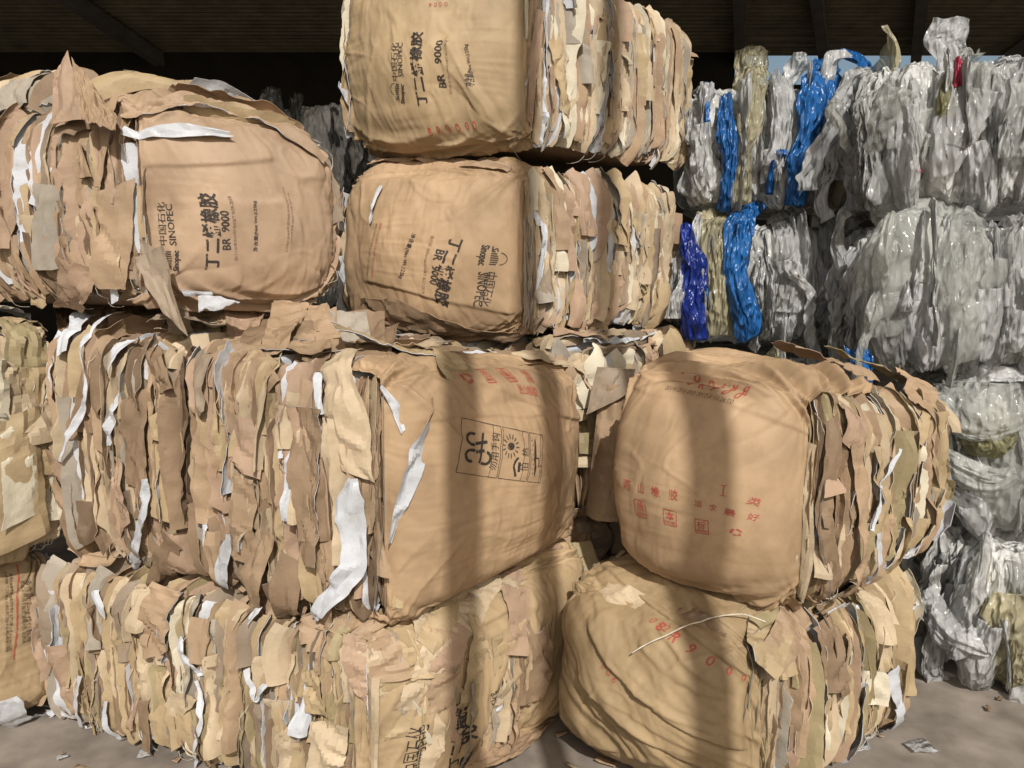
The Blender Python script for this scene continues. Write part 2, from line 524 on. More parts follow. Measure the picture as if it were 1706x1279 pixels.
def wrap_pos(B, uq, vq, off=.0012):
    u, v, G, face = B.wg
    fu = np.clip((uq - u[0]) / (u[1] - u[0]), 0, len(u) - 1.001); fv = np.clip((vq - v[0]) / (v[1] - v[0]), 0, len(v) - 1.001)
    j = fu.astype(int); i = fv.astype(int); a = (fu - j)[:, None]; b = (fv - i)[:, None]
    def it(A):
        return (A[i, j] * (1 - a) + A[i, j + 1] * a) * (1 - b) + (A[i + 1, j] * (1 - a) + A[i + 1, j + 1] * a) * b
    P = it(G); n = it(B._wn)
    n /= np.linalg.norm(n, axis=1, keepdims=True)
    return P + n * off

# ---- loose straight-edged sheets lying on a face (or draped over its edge)
def lay_sheet(B, face, u0, v0, ang, ln, hw, mat, back, rng, n=.01, tilt=0., lift=0., name="folded_sack", cut=True, crum=.12):
    m = max(int(ln / .011), 8); k = max(int(2 * hw / .011), 7)
    s = np.linspace(0, 1, m)[:, None]; t = np.linspace(-1, 1, k)[None, :]
    sd = rng.randrange(99999)
    w0, w1 = rng.uniform(.75, 1), rng.uniform(.75, 1)
    wv = hw * (w0 + (w1 - w0) * s)
    if cut:
        for side in (-1, 1):
            if rng.random() < .5:
                wv = np.where(t * side > 0, wv * (1 - rng.uniform(.2, .7) * np.maximum(0, 1 - (1 - s) / rng.uniform(.15, .4))), wv)
    wv = wv * (1 + .03 * lnoise(s * 30, np.sign(t) + 0 * s, sd))
    x = s * ln + .012 * lnoise(t * 3 + 0 * s, 0 * s, sd + 1) * s; y = t * wv
    ca, sa = math.cos(ang), math.sin(ang)
    uu = u0 + x * ca - y * sa; vv = v0 + x * sa + y * ca
    nn = n + tilt * y + lift * np.clip((s - .35) / .65, 0, 1) ** 1.4 + crumple(x - ln / 2 + 0 * y, y + 0 * x, rng, 4, crum * .5, ln * .5) + facets(x, y, sd + 2, 1.3)
    nn = np.maximum(nn, -.02 + .002 * t)
    return mk(name, [facing(B.surf(face, uu, vv, nn), B, face, .0016, 0, 1)], [mat, back], B.root, sharp=11)

def top_sheets(B, pal, num, seed, white=.12, size=(.14, .34), n=(.0, .03), ur=(-1, 1), vr=(-1, .6)):
    rng = random.Random(seed)
    for i in range(num):
        m = pick(rng, pal); bk = WHITE if rng.random() < .3 else m
        if rng.random() < white: m, bk = WHITE, m
        hw = rng.uniform(.04, .12) if m is not WHITE else rng.uniform(.015, .03)
        ang = rng.choice([-1, 1]) * (math.pi / 2 + rng.uniform(-.7, .7)) if rng.random() < .6 else rng.uniform(-3.1, 3.1)
        lay_sheet(B, "T", rng.uniform(B.A * ur[0], B.A * ur[1]), rng.uniform(B.B * vr[0], B.B * vr[1]), ang, rng.uniform(*size), hw, m, bk, rng, rng.uniform(*n), rng.uniform(-.1, .1), rng.choice([0, 0, .02, .04]))

# ---- printing: flat shapes laid on the sack, following every wrinkle
def text_polys(txt, bold=0.0):
    cu = bpy.data.curves.new("t", 'FONT'); cu.body = txt; cu.size = 1.0; cu.fill_mode = 'FRONT'; cu.offset = bold; cu.resolution_u = 2
    ob = bpy.data.objects.new("t", cu); COL.objects.link(ob)
    bpy.context.view_layer.update()
    dg = bpy.context.evaluated_depsgraph_get()
    me = bpy.data.meshes.new_from_object(ob.evaluated_get(dg))
    bpy.data.objects.remove(ob); bpy.data.curves.remove(cu)
    bm = bmesh.new(); bm.from_mesh(me); bpy.data.meshes.remove(me)
    return bm

def lay(B, bm, p0, p1, mat, name="lettering", width=None, thick=None, stretch=1.0, off=.0019):
    """lay flat shapes in bm (baseline x axis) so that their width runs from pixel p0 to pixel p1 of the sack"""
    xs = [v.co.x for v in bm.verts]
    x0, x1 = min(xs), max(xs)
    bmesh.ops.triangulate(bm, faces=bm.faces[:])
    a = np.array(wrap_uv(B, *p0)); b = np.array(wrap_uv(B, *p1))
    sg = -1.0 if B.wg[3] == "L" else 1.0
    a[0] *= sg; b[0] *= sg
    L = np.linalg.norm(b - a); e = (b - a) / L; f = np.array([-e[1], e[0]])
    k = L / (x1 - x0)
    for _ in range(4):
        es = [x for x in bm.edges if x.calc_length() * k > .012]
        if not es: break
        bmesh.ops.subdivide_edges(bm, edges=es, cuts=1)
        bmesh.ops.triangulate(bm, faces=[f_ for f_ in bm.faces if len(f_.verts) > 3])
    bm.verts.index_update()
    co = np.array([v.co[:] for v in bm.verts])
    uv = a + ((co[:, 0:1] - x0) * k) * e + (co[:, 1:2] * k * stretch) * f
    P = wrap_pos(B, uv[:, 0] * sg, uv[:, 1], off)
    F = np.array([[v.index for v in f_.verts] for f_ in bm.faces])
    bm.free()
    if thick is None:
        return mk(name, [(P, F, np.zeros(len(F), int))], [mat], None) if False else _part_under(name, P, F, mat, B)

def _part_under(name, P, F, mat, B):
    o = mk(name, [(P, F, np.zeros(len(F), int))], [mat], B.root)
    o.parent = B.wrap
    return o

def text(B, txt, p0, p1, mat=None, bold=0.0, stretch=1.0, name="lettering"):
    return lay(B, text_polys(txt, bold), p0, p1, mat or INK, name, stretch=stretch)

def poly_bm(polys):
    bm = bmesh.new()
    for p in polys:
        vs = [bm.verts.new((x, y, 0)) for x, y in p]
        try: bm.faces.new(vs)
        except Exception: pass
    return bm

def stroke(x0, y0, x1, y1, w_):
    dx, dy = x1 - x0, y1 - y0; l = math.hypot(dx, dy) or 1
    nx, ny = -dy / l * w_ / 2, dx / l * w_ / 2
    return [(x0 + nx, y0 + ny), (x0 - nx, y0 - ny), (x1 - nx, y1 - ny), (x1 + nx, y1 + ny)]

def ring(cx, cy, r, w_, a0=0, a1=360, n=18):
    out = []
    for i in range(n):
        t0 = math.radians(a0 + (a1 - a0) * i / n); t1 = math.radians(a0 + (a1 - a0) * (i + 1) / n)
        out.append([(cx + (r - w_ / 2) * math.cos(t0), cy + (r - w_ / 2) * math.sin(t0)), (cx + (r + w_ / 2) * math.cos(t0), cy + (r + w_ / 2) * math.sin(t0)),
                    (cx + (r + w_ / 2) * math.cos(t1), cy + (r + w_ / 2) * math.sin(t1)), (cx + (r - w_ / 2) * math.cos(t1), cy + (r - w_ / 2) * math.sin(t1))])
    return out

def frame(x0, y0, x1, y1, w_):
    return [stroke(x0, y0, x1, y0, w_), stroke(x1, y0, x1, y1, w_), stroke(x1, y1, x0, y1, w_), stroke(x0, y1, x0, y0, w_)]

# ---- layers whose edges show on the sides
def fold_grid(B, face, u0, v0, v1, wd, tip, depth, rng, rough=1.0, k=9, dv=.009, film_=False):
    m = max(int((v1 - v0) / dv), 8)
    t = np.linspace(-1, 1, k)[None, :]; s = np.linspace(0, 1, m)[:, None]
    v = v0 + s * (v1 - v0)
    sd = rng.randrange(99999)
    pw = rng.uniform(1.0, 2.8); t0 = rng.uniform(-.5, .5)
    prof = np.where(t < t0, (t0 - t) / (1 + t0), (t - t0) / (1 - t0)) ** pw
    wv = wd * (1 + (.35 * noise(v * 5, 0 * v, sd) if film_ else .16 * lnoise(v * 7, 0 * v, sd)))
    ns = noise if film_ else lnoise
    tv = tip + rough * (.007 * ns(v * 4, 0 * v + 3, sd) + .005 * ns(v * 26, 0 * v + 7, sd)) + 0 * t
    end = rng.uniform(.012, .05)
    e = np.minimum(s, 1 - s)
    tv = tv - end * (1 - smooth(0, .10, e))
    tw = rng.uniform(-.03, .03) * (s - .5) * 2 * rough
    u = u0 + tw + rough * (.006 * ns(v * 5, 0 * v + 11, sd) + .003 * ns(v * 19, 0 * v + 13, sd)) + t * wv / 2
    n = tv - depth * prof
    x = t * wd; y = v - (v0 + v1) / 2
    n = n + (crumple(x + 0 * y, y + 0 * x, rng, 4, .05 * rough, max(.1, (v1 - v0) * .5)) if not film_ else crumple(x + 0 * y, y + 0 * x, rng, 14, .22, (v1 - v0) * .5))
    if film_:
        pin = 1 - .55 * np.exp(-((v - v0 - (v1 - v0) * rng.uniform(.1, .9)) / .05) ** 2) - .45 * np.exp(-((v - v0 - (v1 - v0) * rng.uniform(.1, .9)) / .07) ** 2)
        u = u0 + tw + (u - u0 - tw) * np.maximum(pin, .25)
        f = rng.uniform(2.0, 5.0); dr = rng.uniform(-6, 6)
        n = n - .03 * (1 - pin) + .011 * ridged(t * f + v * dr + .8 * noise(v * 6, t, sd + 2), v * 3, sd + 3, 2) + .006 * ridged(t * f * 2 + v * dr * 2, v * 7, sd + 4, 2)
        n = n + .012 * lnoise(t * 2 + v * 9, v * 13, sd + 6) + .006 * lnoise(t * 5 + v * 5, v * 38, sd + 7) + facets(t * wd, v, sd + 12, .8)
        u = u + .006 * noise(t * 2 + 0 * v, v * 8, sd + 5) + .005 * lnoise(t * 3 + 0 * v, v * 30, sd + 8)
    else:
        n = n + facets(t * max(wd, .02), v, sd, 1.05 * rough)
    return B.surf(face, u, v + 0 * t, n)

def ply_grid(B, face, u0, v0, v1, tip, lean, rng, k=5, dv=.012):
    m = max(int((v1 - v0) / dv), 8)
    q = np.linspace(0, 1, k)[None, :]; s = np.linspace(0, 1, m)[:, None]
    v = v0 + s * (v1 - v0); sd = rng.randrange(99999)
    tv = tip + .007 * lnoise(v * 8, 0 * v, sd) + .004 * lnoise(v * 50, 0 * v, sd + 1)
    tv = tv - .03 * (1 - smooth(0, .06, np.minimum(s, 1 - s)))
    n = -.065 + q * (tv + .065)
    u = u0 + .008 * lnoise(v * 5, 0 * v, sd + 2) + .005 * lnoise(v * 21, q * 1.5, sd + 3) + lean * np.maximum(n + .02, 0) * (1 + .6 * noise(v * 6, 0 * v, sd + 4))
    return B.surf(face, u, v + 0 * q, n)

def flap_grid(B, face, u0, v0, v1, ln, sgn, lift, rng, k=13, dv=.010, n0=.006, droop=0.0, crum=.18, nmax=.05):
    """a sheet that comes out between two layers and folds over to lie along the face"""
    m = max(int((v1 - v0) / dv), 8)
    s = np.linspace(0, 1, m)[:, None]; q = np.linspace(0, 1, k)[None, :]
    v = v0 + s * (v1 - v0); sd = rng.randrange(99999)
    lv = ln * (1 + rng.uniform(-.9, .9) * (s - .5) + .05 * lnoise(v * 9, 0 * v, sd) + .03 * lnoise(v * 70, 0 * v, sd + 1))
    c0, c1 = rng.choice([0, 0, rng.uniform(.2, .9)]), rng.choice([0, 0, rng.uniform(.2, .9)])       # corners cut away or folded off
    w0, w1 = rng.uniform(.15, .6), rng.uniform(.15, .6)
    lv = lv * (1 - c0 * (1 - np.clip(s / w0, 0, 1))) * (1 - c1 * (1 - np.clip((1 - s) / w1, 0, 1)))
    lead = .03
    tot = lead + np.maximum(lv, .012)
    ds = tot / (k - 1)
    arc = q * tot
    lft = lift + .22 * lnoise(v * 7, 0 * v + 2, sd + 2)
    curl = rng.uniform(-1.2, 1.0) / .2
    ang = (math.pi / 2) * (1 - smooth(lead * .5, lead * 1.35, arc)) + lft * smooth(lead * .5, lead * 1.4, arc) + curl * np.maximum(arc - lead, 0) * .35
    du = np.cumsum(np.cos(ang) * ds, 1) * sgn; dn = np.cumsum(np.sin(ang) * ds, 1)
    n = -lead + n0 + dn
    x = arc - lead; y = v - (v0 + v1) / 2
    n = n + crumple(x + 0 * y, y + 0 * x, rng, 6, crum * .7, max(ln, .15)) * smooth(.0, .06, arc) + facets(x, y, sd + 6, 1.35) * smooth(-.01, .02, arc)
    n = n + droop * smooth(.55, 0, s) ** 1.5 * 1.0
    n = np.maximum(n, -.034 + .004 * q)
    n = np.where(n > nmax, nmax + (n - nmax) * .25, n)
    u = u0 + .004 * lnoise(v * 6, 0 * v + 4, sd + 7) + du
    v = v + rng.uniform(-.25, .25) * np.maximum(arc - lead, 0) * np.ones_like(s)
    return B.surf(face, u, v, n)

def pick(rng, pal):
    t = rng.random() * sum(p[1] for p in pal)
    for m, w_ in pal:
        t -= w_
        if t <= 0: return m
    return pal[-1][0]

def strata(B, face, pal, pitch=.017, coarse=1.0, nflap=30, nfold=30, white=.14, seed=1, urange=None, vpad=.03, thread=14, flap_len=(.03, .12), lift=(-.05, .35), nmax=.05, rough=1.0):
    """one side of the bale: hundreds of folded sack edges, the biggest as parts of their own"""
    rng = random.Random(seed)
    U, V = B.half(face)
    ua, ub = urange or (-U, U)
    mats = KR + [CREAM, WHITE, PALEGREY]
    idx = {m: i for i, m in enumerate(mats)}
    bulk = []
    u = ua
    while u < ub:
        stp = pitch * rng.uniform(.5, 1.7)
        for _ in range(rng.choice([2, 2, 3])):
            L = rng.uniform(.3, 1.0) * 2 * V
            c = rng.uniform(-V, V)
            a, b = max(c - L / 2, -V - vpad), min(c + L / 2, V + vpad)
            if b - a < .12: continue
            m = idx[pick(rng, pal)]
            z = rng.random()
            if z < .40:
                G = fold_grid(B, face, u, a, b, min(stp * rng.uniform(1.0, 2.2), .024), rng.uniform(-.048, .010), .05, rng, rough, 6, .012)
                bulk.append(facing(G, B, face, .0012, m, m))
            elif z < .80:
                mm = idx[WHITE] if rng.random() < white else m
                G = ply_grid(B, face, u, a, b, rng.uniform(-.03, .022), rng.choice([-1, 1]) * rng.uniform(.1, 1.3), rng)
                bulk.append(sheet(G, .0014, m, mm))
            else:
                c = rng.uniform(-V, V); L = rng.uniform(.06, .28)
                mm = idx[WHITE] if rng.random() < white * 2 else m
                G = flap_grid(B, face, u, max(c - L, -V - vpad), min(c + L, V + vpad), rng.uniform(.008, .028), rng.choice([-1, 1]), rng.uniform(.0, .8), rng, 6, .013, rng.uniform(-.035, .012))
                bulk.append(facing(G, B, face, .0013, m, mm))
        u += stp
    o = mk("sack_edges", bulk, mats, B.root, sharp=11)
    o["kind"] = "stuff"
    for i in range(nfold):
        L = rng.uniform(.25, .95) * 2 * V; c = rng.uniform(-V * .8, V * .8)
        a, b = max(c - L / 2, -V - vpad), min(c + L / 2, V + vpad)
        if b - a < .1: b = a + .14
        G = fold_grid(B, face, rng.uniform(ua, ub), a, b, coarse * (.008 + .026 * rng.random() ** 1.6), rng.uniform(-.008, .022), .055, rng, 1.1 * rough, 9)
        m = pick(rng, pal)
        mk("folded_sack", [facing(G, B, face)], [m], B.root, sharp=11)
    for i in range(nflap):
        L = rng.uniform(.10, .75) ** 1.2 * 2 * V; c = rng.uniform(-V, V)
        a, b = max(c - L / 2, -V - vpad), min(c + L / 2, V + vpad)
        if b - a < .08: b = a + .12
        ln = coarse * flap_len[0] + coarse * (flap_len[1] - flap_len[0]) * rng.random() ** 1.7
        m = pick(rng, pal); inn = WHITE if rng.random() < .5 else m
        if rng.random() < white * .8:
            m, inn = rng.choice([WHITE, WHITE, PALEGREY]), m
            ln = min(ln, rng.uniform(.02, .05)); a, b = max(c - rng.uniform(.06, .2), -V - vpad), min(c + rng.uniform(.06, .2), V + vpad)
        G = flap_grid(B, face, rng.uniform(ua, ub), a, b, ln, rng.choice([-1, 1]), rng.uniform(*lift), rng, droop=rng.choice([0, 0, 0, .03, .05]), nmax=nmax)
        mk("folded_sack", [facing(G, B, face, .0015, 0, 1)], [m, inn], B.root, sharp=11)
    # frayed threads
    T = []
    for i in range(thread):
        u0 = rng.uniform(ua, ub); v0 = rng.choice([rng.uniform(-V, V), rng.uniform(-V, -V * .7)])
        n = 8; p = []
        du = rng.uniform(-.03, .03); ln = rng.uniform(.03, .12)
        for j in range(n):
            t = j / (n - 1)
            p.append(B.surf(face, u0 + du * t + rng.uniform(-.004, .004), v0 - ln * t + rng.uniform(-.004, .004), .012 + .02 * math.sin(t * 3.1)))
        T.append(tube(p, .0009, 4))
    if T:
        mk("frayed_threads", T, [TWINE], B.root)["kind"] = "stuff"

def ribbon(B, face, spine, mat, back=None, n=.02, crum=.10, curl=.0, seed=1, name="folded_sack", tilt=.0, dens=.010, wave=.008):
    """a loose strip of sack lying on the face: spine = (pixel x, pixel y, half width in metres[, lift])"""
    rng = random.Random(seed)
    q = np.array([[*B.uv_at(face, p[0], p[1]), p[2], (p[3] if len(p) > 3 else 0.0)] for p in spine], float)
    d = np.concatenate([[0], np.cumsum(np.hypot(np.diff(q[:, 0]), np.diff(q[:, 1])))])
    m = max(int(d[-1] / dens), 8)
    s = np.linspace(0, d[-1], m)
    u, v, w_, li = [np.interp(s, d, q[:, i]) for i in range(4)]
    for arr in (u, v):
        arr[1:-1] = (arr[:-2] + arr[1:-1] * 2 + arr[2:]) / 4
    tu = np.gradient(u, s); tv = np.gradient(v, s); l = np.hypot(tu, tv); tu /= l; tv /= l
    k = max(int(w_.max() * 2 / dens), 7)
    t = np.linspace(-1, 1, k)[None, :]
    sd = rng.randrange(9999)
    wl = w_[:, None] * (1 + .16 * lnoise(s[:, None] * 9, np.sign(t) + 0 * s[:, None], sd) + .08 * lnoise(s[:, None] * 50, np.sign(t) + 0 * s[:, None], sd + 4))
    sk0, sk1 = rng.uniform(-.8, .8), rng.uniform(-.8, .8)
    se = (s / d[-1])[:, None]
    shift = t * wl * (sk0 * np.clip(1 - se / .5, 0, 1) + sk1 * np.clip((se - .5) / .5, 0, 1))
    uu = u[:, None] - tv[:, None] * t * wl + tu[:, None] * shift; vv = v[:, None] + tu[:, None] * t * wl + tv[:, None] * shift
    x = t * wl; y = (s - s.mean())[:, None]
    nn = n + li[:, None] + crumple(x + 0 * y, y + 0 * x, rng, 5, crum * .7, .12) + curl * t ** 2 + tilt * t + wave * noise(s[:, None] * 7, t * 1.2, sd) + facets(x, y, sd + 2, 1.25)
    G = B.surf(face, uu, vv, nn)
    if face == "L":
        pass
    A = sheet(G, .0016, 0, 1)
    # which side faces out
    nrm = grid_normals(G).mean((0, 1)); out = B.surf(face, u.mean(), v.mean(), .1) - B.surf(face, u.mean(), v.mean(), 0)
    if nrm @ out < 0:
        A = sheet(G[:, ::-1], .0016, 0, 1)
    return mk(name, [A], [mat, back or mat], B.root, sharp=11)

def film_bale(B, faces, pal, seed, pitch=.021, size=(.020, .075), tufts=0, veils=0, lead="R"):
    rng = random.Random(seed)
    core(B, FG, -.06)
    for face in faces:
        U, V = B.half(face)
        u, v = np.meshgrid(np.arange(-U - .02, U + .03, .007), np.arange(-V - .03, V + .04, .007))
        ww = u + .02 * noise(v * 5, u * 5, seed + 1) + .008 * noise(v * 17, u * 9, seed + 2)
        d = -.018 + .016 * ridged(ww * 14, v * 2.2, seed + 3, 2) + .009 * ridged(ww * 37, v * 6, seed + 4, 2) + facets(ww, v, seed, 1.3)
        for k in range(6):
            cu, cv = rng.uniform(-U, U), rng.uniform(-V, V) * .8
            d += rng.uniform(.01, .03) * np.exp(-(((u - cu) / rng.uniform(.05, .10)) ** 2 + ((v - cv) / rng.uniform(.08, .2)) ** 2))
        G = B.surf(face, u, v, d)
        mk("film_body", [facing(G, B, face, .001)], [FC2], B.root)
    for face in faces:
        U, V = B.half(face)
        u = -U
        while u < U:
            st = pitch * rng.uniform(.6, 1.4)
            for _ in range(rng.choice([1, 1, 2])):
                L = rng.uniform(.3, .95) * 2 * V; c = rng.uniform(-V, V) * .6
                a, b = max(c - L / 2, -V + .02), min(c + L / 2, V - .01)
                if b - a < .12: continue
                G = fold_grid(B, face, u + rng.uniform(-.02, .02), a, b, size[0] + (size[1] - size[0]) * rng.random() ** 1.5, rng.uniform(-.006, .024), .045, rng, 1.0, 25, .007, True)
                mk("film_bundle", [facing(G, B, face, .0012)], [pick(rng, pal)], B.root)
            u += st
        for i in range(veils if face == lead else 0):
            L = rng.uniform(.2, .6) * 2 * V; c = rng.uniform(-V, V * .4) * .7
            G = flap_grid(B, face, rng.uniform(-U, U), max(c - L / 2, -V + .02), min(c + L / 2, V - .02), rng.uniform(.06, .18), rng.choice([-1, 1]), rng.uniform(-.05, .3), rng, 21, .009, .02, 0, .35)
            mk("film_sheet", [facing(G, B, face, .0008)], [pick(rng, [(FV, 3), (FM, 1), (FC, 2)])], B.root)
    T = "T"
    U, V = B.half(T)
    for i in range(tufts):
        f = rng.choice(faces); U, V = B.half(f)
        tuft(B, f, rng.uniform(-U, U), V - .02, rng.uniform(.05, .14), rng.uniform(.03, .06), pick(rng, pal), rng)

def tuft(B, face, u0, v0, hgt, wd, mat, rng, lean=None, name="film_tuft"):
    """a loose end of film that stands up from the top edge"""
    m, k = 22, 13
    s = np.linspace(0, 1, m)[:, None]; t = np.linspace(-1, 1, k)[None, :]
    base = B.surf(face, u0, v0, -.03)
    e = B.surf(face, u0 + .1, v0, -.03) - base; e /= np.linalg.norm(e)
    back = np.array([-e[1], e[0], 0.0]); sd = rng.randrange(9999)
    lean = rng.uniform(-.5, .5) if lean is None else lean
    w_ = wd * (.45 + .9 * s ** 1.3) * (1 - .75 * smooth(.7, 1, s) * (.5 + .5 * noise(t * 1.5 + 0 * s, 0 * s, sd)))
    x = t * w_ + lean * hgt * s ** 1.6 + .02 * noise(s * 3, 0 * t, sd + 1)
    y = .03 * ridged(t * 1.6 + s, s * 2.5, sd + 2, 2) + .03 * t ** 2 + .012 * ridged(t * 4 + 0 * s, s * 6, sd + 3, 2)
    z = hgt * 1.25 * s - .05 + .02 * noise(t * 2, s * 2, sd + 4) * s
    G = base + x[..., None] * e + y[..., None] * back + z[..., None] * np.array([0, 0, 1.0])
    return mk(name, [sheet(G, .0008)], [mat], B.root)

# ================================================================== the place
# ground
def ground():
    n = 70
    x = np.linspace(-1, 1, n); x = np.sign(x) * np.abs(x) ** 2.2 * 70
    X, Y = np.meshgrid(x, x + 4)
    Z = .006 * noise(X * 1.5, Y * 1.5, 3) + .004 * noise(X * 5, Y * 5, 4) - .006
    o = mk("ground", [surf_only(np.stack([X, Y, Z], -1))], [FLOOR])
    tag(o, kind="structure")
ground()

# shed behind: corrugated roof falling away to a far eave, dark walls, a slot of sky
def shed():
    y = np.arange(-2.6, 14.0, .035)  # roof front lengthened unseen above the camera to keep sun out of the shed
    zc = 5.25 + .16 * (14 - y) + .018 * np.sin(y / .125 * 2 * math.pi)
    x = np.array([-16, -4, 6, 20.0])
    Y, X = np.meshgrid(y, x, indexing="ij")
    G = np.stack([X, Y, zc[:, None] + 0 * X], -1)
    t = bpy.data.objects.new("open_shed", None); COL.objects.link(t); t.location = (2, 14.2, 0)
    tag(t, "dark open shed behind the bales with a corrugated roof and steel rafters", "shed")
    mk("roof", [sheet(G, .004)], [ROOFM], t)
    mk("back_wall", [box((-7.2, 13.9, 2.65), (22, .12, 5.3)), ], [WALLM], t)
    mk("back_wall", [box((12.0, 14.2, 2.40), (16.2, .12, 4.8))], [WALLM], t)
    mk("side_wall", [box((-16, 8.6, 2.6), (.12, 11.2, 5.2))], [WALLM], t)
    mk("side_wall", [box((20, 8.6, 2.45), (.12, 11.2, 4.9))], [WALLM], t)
    # rafters under the sheets
    for (xa, ya, xb, yb) in ((2.6, 9.6, 3.9, 13.9), (4.0, 11.0, 5.35, 13.9), (5.5, 11, 6.9, 13.9), (8.3, 11.2, 8.45, 13.9), (-2, 8, -1, 13.9), (-7, 8, -6, 13.9)):
        za = 5.25 + .16 * (14 - ya) - .14; zb = 5.25 + .16 * (14 - yb) - .14
        a = np.array([xa, ya, za]); b = np.array([xb, yb, zb])
        e = b - a; sx = np.array([.09, 0, 0]); sz = np.array([0, 0, .10])
        V = np.array([a - sx - sz, a + sx - sz, b + sx - sz, b - sx - sz, a - sx + sz, a + sx + sz, b + sx + sz, b - sx + sz])
        F = np.array([[0, 3, 2, 1], [4, 5, 6, 7], [0, 1, 5, 4], [1, 2, 6, 5], [2, 3, 7, 6], [3, 0, 4, 7]])
        mk("rafter", [(V, F, np.zeros(6, int))], [STEEL], t, smoothed=False)
    for xx in (5.35, 8.45, -1.0, -6):
        mk("column", [box((xx, 13.98, 2.55), (.14, .14, 5.1))], [STEEL], t, smoothed=False)
shed()

# two gate posts in front of the stacks, out of frame: their shadows fall across the bales
for c in (.207, .53, .90):   # offsets across the light
    yp = -1.6
    hh = 4.85 if c < .5 else 7.9
    o = mk("steel_post", [box((c - math.tan(SUN_AZ) * yp, yp, hh / 2), (.10 if c != .53 else .08, .10, hh)), box((c - math.tan(SUN_AZ) * yp, yp, .02), (.3, .3, .04))], [STEEL], smoothed=False)
    tag(o, "square steel post in the yard facing the bales, %s" % ("shorter than the other two" if c < .5 else "casting the right shadow band" if c > .8 else "between the other two posts"), "post", "yard posts facing the bales")

PAL = [(KR[0], 5), (KR[1], 3), (KR[2], 2), (KR[3], 2), (KR[4], 2), (KR[5], 2), (KR[6], 1), (KR[7], 1)]
PAL_Y = [(KR[0], 2), (KR[2], 5), (KR[4], 4), (KR[6], 2), (KR[1], 1), (CREAM, 1), (KR[3], 1), (KR[7], 1)]
PAL_PALE = [(KR[4], 5), (CREAM, 3), (KR[2], 3), (KR[0], 2), (KR[5], 1), (KR[7], 3), (KR[1], 2), (PALEGREY, 1)]
PAL_BR = [(KR[0], 5), (KR[3], 3), (KR[1], 4), (KR[5], 1), (KR[4], 2), (KR[7], 1), (KR[8], 1), (KR[2], 2)]
GB = "pressed bales of paper sacks"
GF = "pressed bales of plastic film"

# ---- bottom left bale
LB = Bale("sack_bale", (610, 1100, 2.08), (75, 1100, 2.62), (988, 1080, 2.72), (0, 0, 0, 0), (.60, .64, .66, .68), .12,
          "bale of yellowish torn sacks on the ground under the widest bale", GB, (.0, .08, 0), 11)
core(LB, KR[3])
wrapper(LB, "R", KW[2], 8, 31, ext=(.05, .2, .1, .2), amp=1.0, gather=1.2, diag=[(1.15, 9, .014), (1.4, 17, .007)], folds=[((700, 1090), (860, 1010), .012), ((790, 1240), (850, 1040), .014), ((840, 1180), (900, 1040), .016)], n0=-.005)
strata(LB, "L", PAL_Y + [(KR[3], 3), (KR[5], 3)], .0052, .58, 26, 40, .16, 12, flap_len=(.02, .10), rough=.85)
strata(LB, "T", PAL, .022, .8, 6, 4, .15, 13, thread=0, lift=(-.08, .1), flap_len=(.04, .1), nmax=.03)
top_sheets(LB, PAL, 16, 13)

strata(LB, "R", PAL_Y, .020, .9, 10, 26, .08, 14, urange=(-LB.B, LB.B * .2), thread=6, flap_len=(.03, .1))
# ---- middle left bale, the widest one
LM = Bale("sack_bale", (640, 850, 2.10), (82, 750, 2.66), (968, 800, 2.76), (.59, .66, .68, .70), (1.38, 1.47, 1.31, 1.45), .11,
          "widest bale, ragged sack edges with white liners, its end printed with boxed handling symbols", GB, (.02, .14, 0), 21)
core(LM, KR[3])
wrapper(LM, "R", KW[0], 10, 41, ext=(.0, .22, .1, .2), amp=.9, gather=1.3, folds=[((690, 700), (900, 690), .006), ((780, 640), (960, 700), .010)], n0=.0)
strata(LM, "L", PAL_BR, .0062, .9, 36, 30, .10, 22, flap_len=(.02, .10))
strata(LM, "T", PAL_BR, .022, .8, 6, 4, .12, 23, thread=0, lift=(-.08, .1), flap_len=(.04, .1), nmax=.03)
top_sheets(LM, PAL_BR, 16, 23)

# ---- top left bale
LT = Bale("sack_bale", (228, 330, 2.42), (-190, 330, 2.85), (592, 360, 2.70), (1.50, 1.50, 1.47, 1.47), (2.21, 2.20, 2.13, 2.2), .21,
          "top left bale with domed printed end and a sack flap standing up like a peak", GB, (.02, .09, .08), 31)
core(LT, KR[3])
wrapper(LT, "R", KW[1], 10, 51, ext=(.0, .25, .12, .45), amp=1.0, gather=1.7, folds=[((240, 285), (460, 270), .012), ((330, 165), (520, 230), .014)], n0=.0, liner=WHITE)
strata(LT, "L", PAL_BR, .0062, .75, 28, 40, .12, 32, flap_len=(.02, .10))
strata(LT, "T", PAL, .022, .8, 6, 4, .1, 33, thread=0, lift=(-.08, .1), flap_len=(.04, .1), nmax=.03)
top_sheets(LT, PAL, 14, 33, ur=(-.1, 1), vr=(-1, .8))

strata(LT, "R", PAL, .016, .9, 8, 16, .08, 34, urange=(LT.B - .10, LT.B + .16), flap_len=(.03, .08))
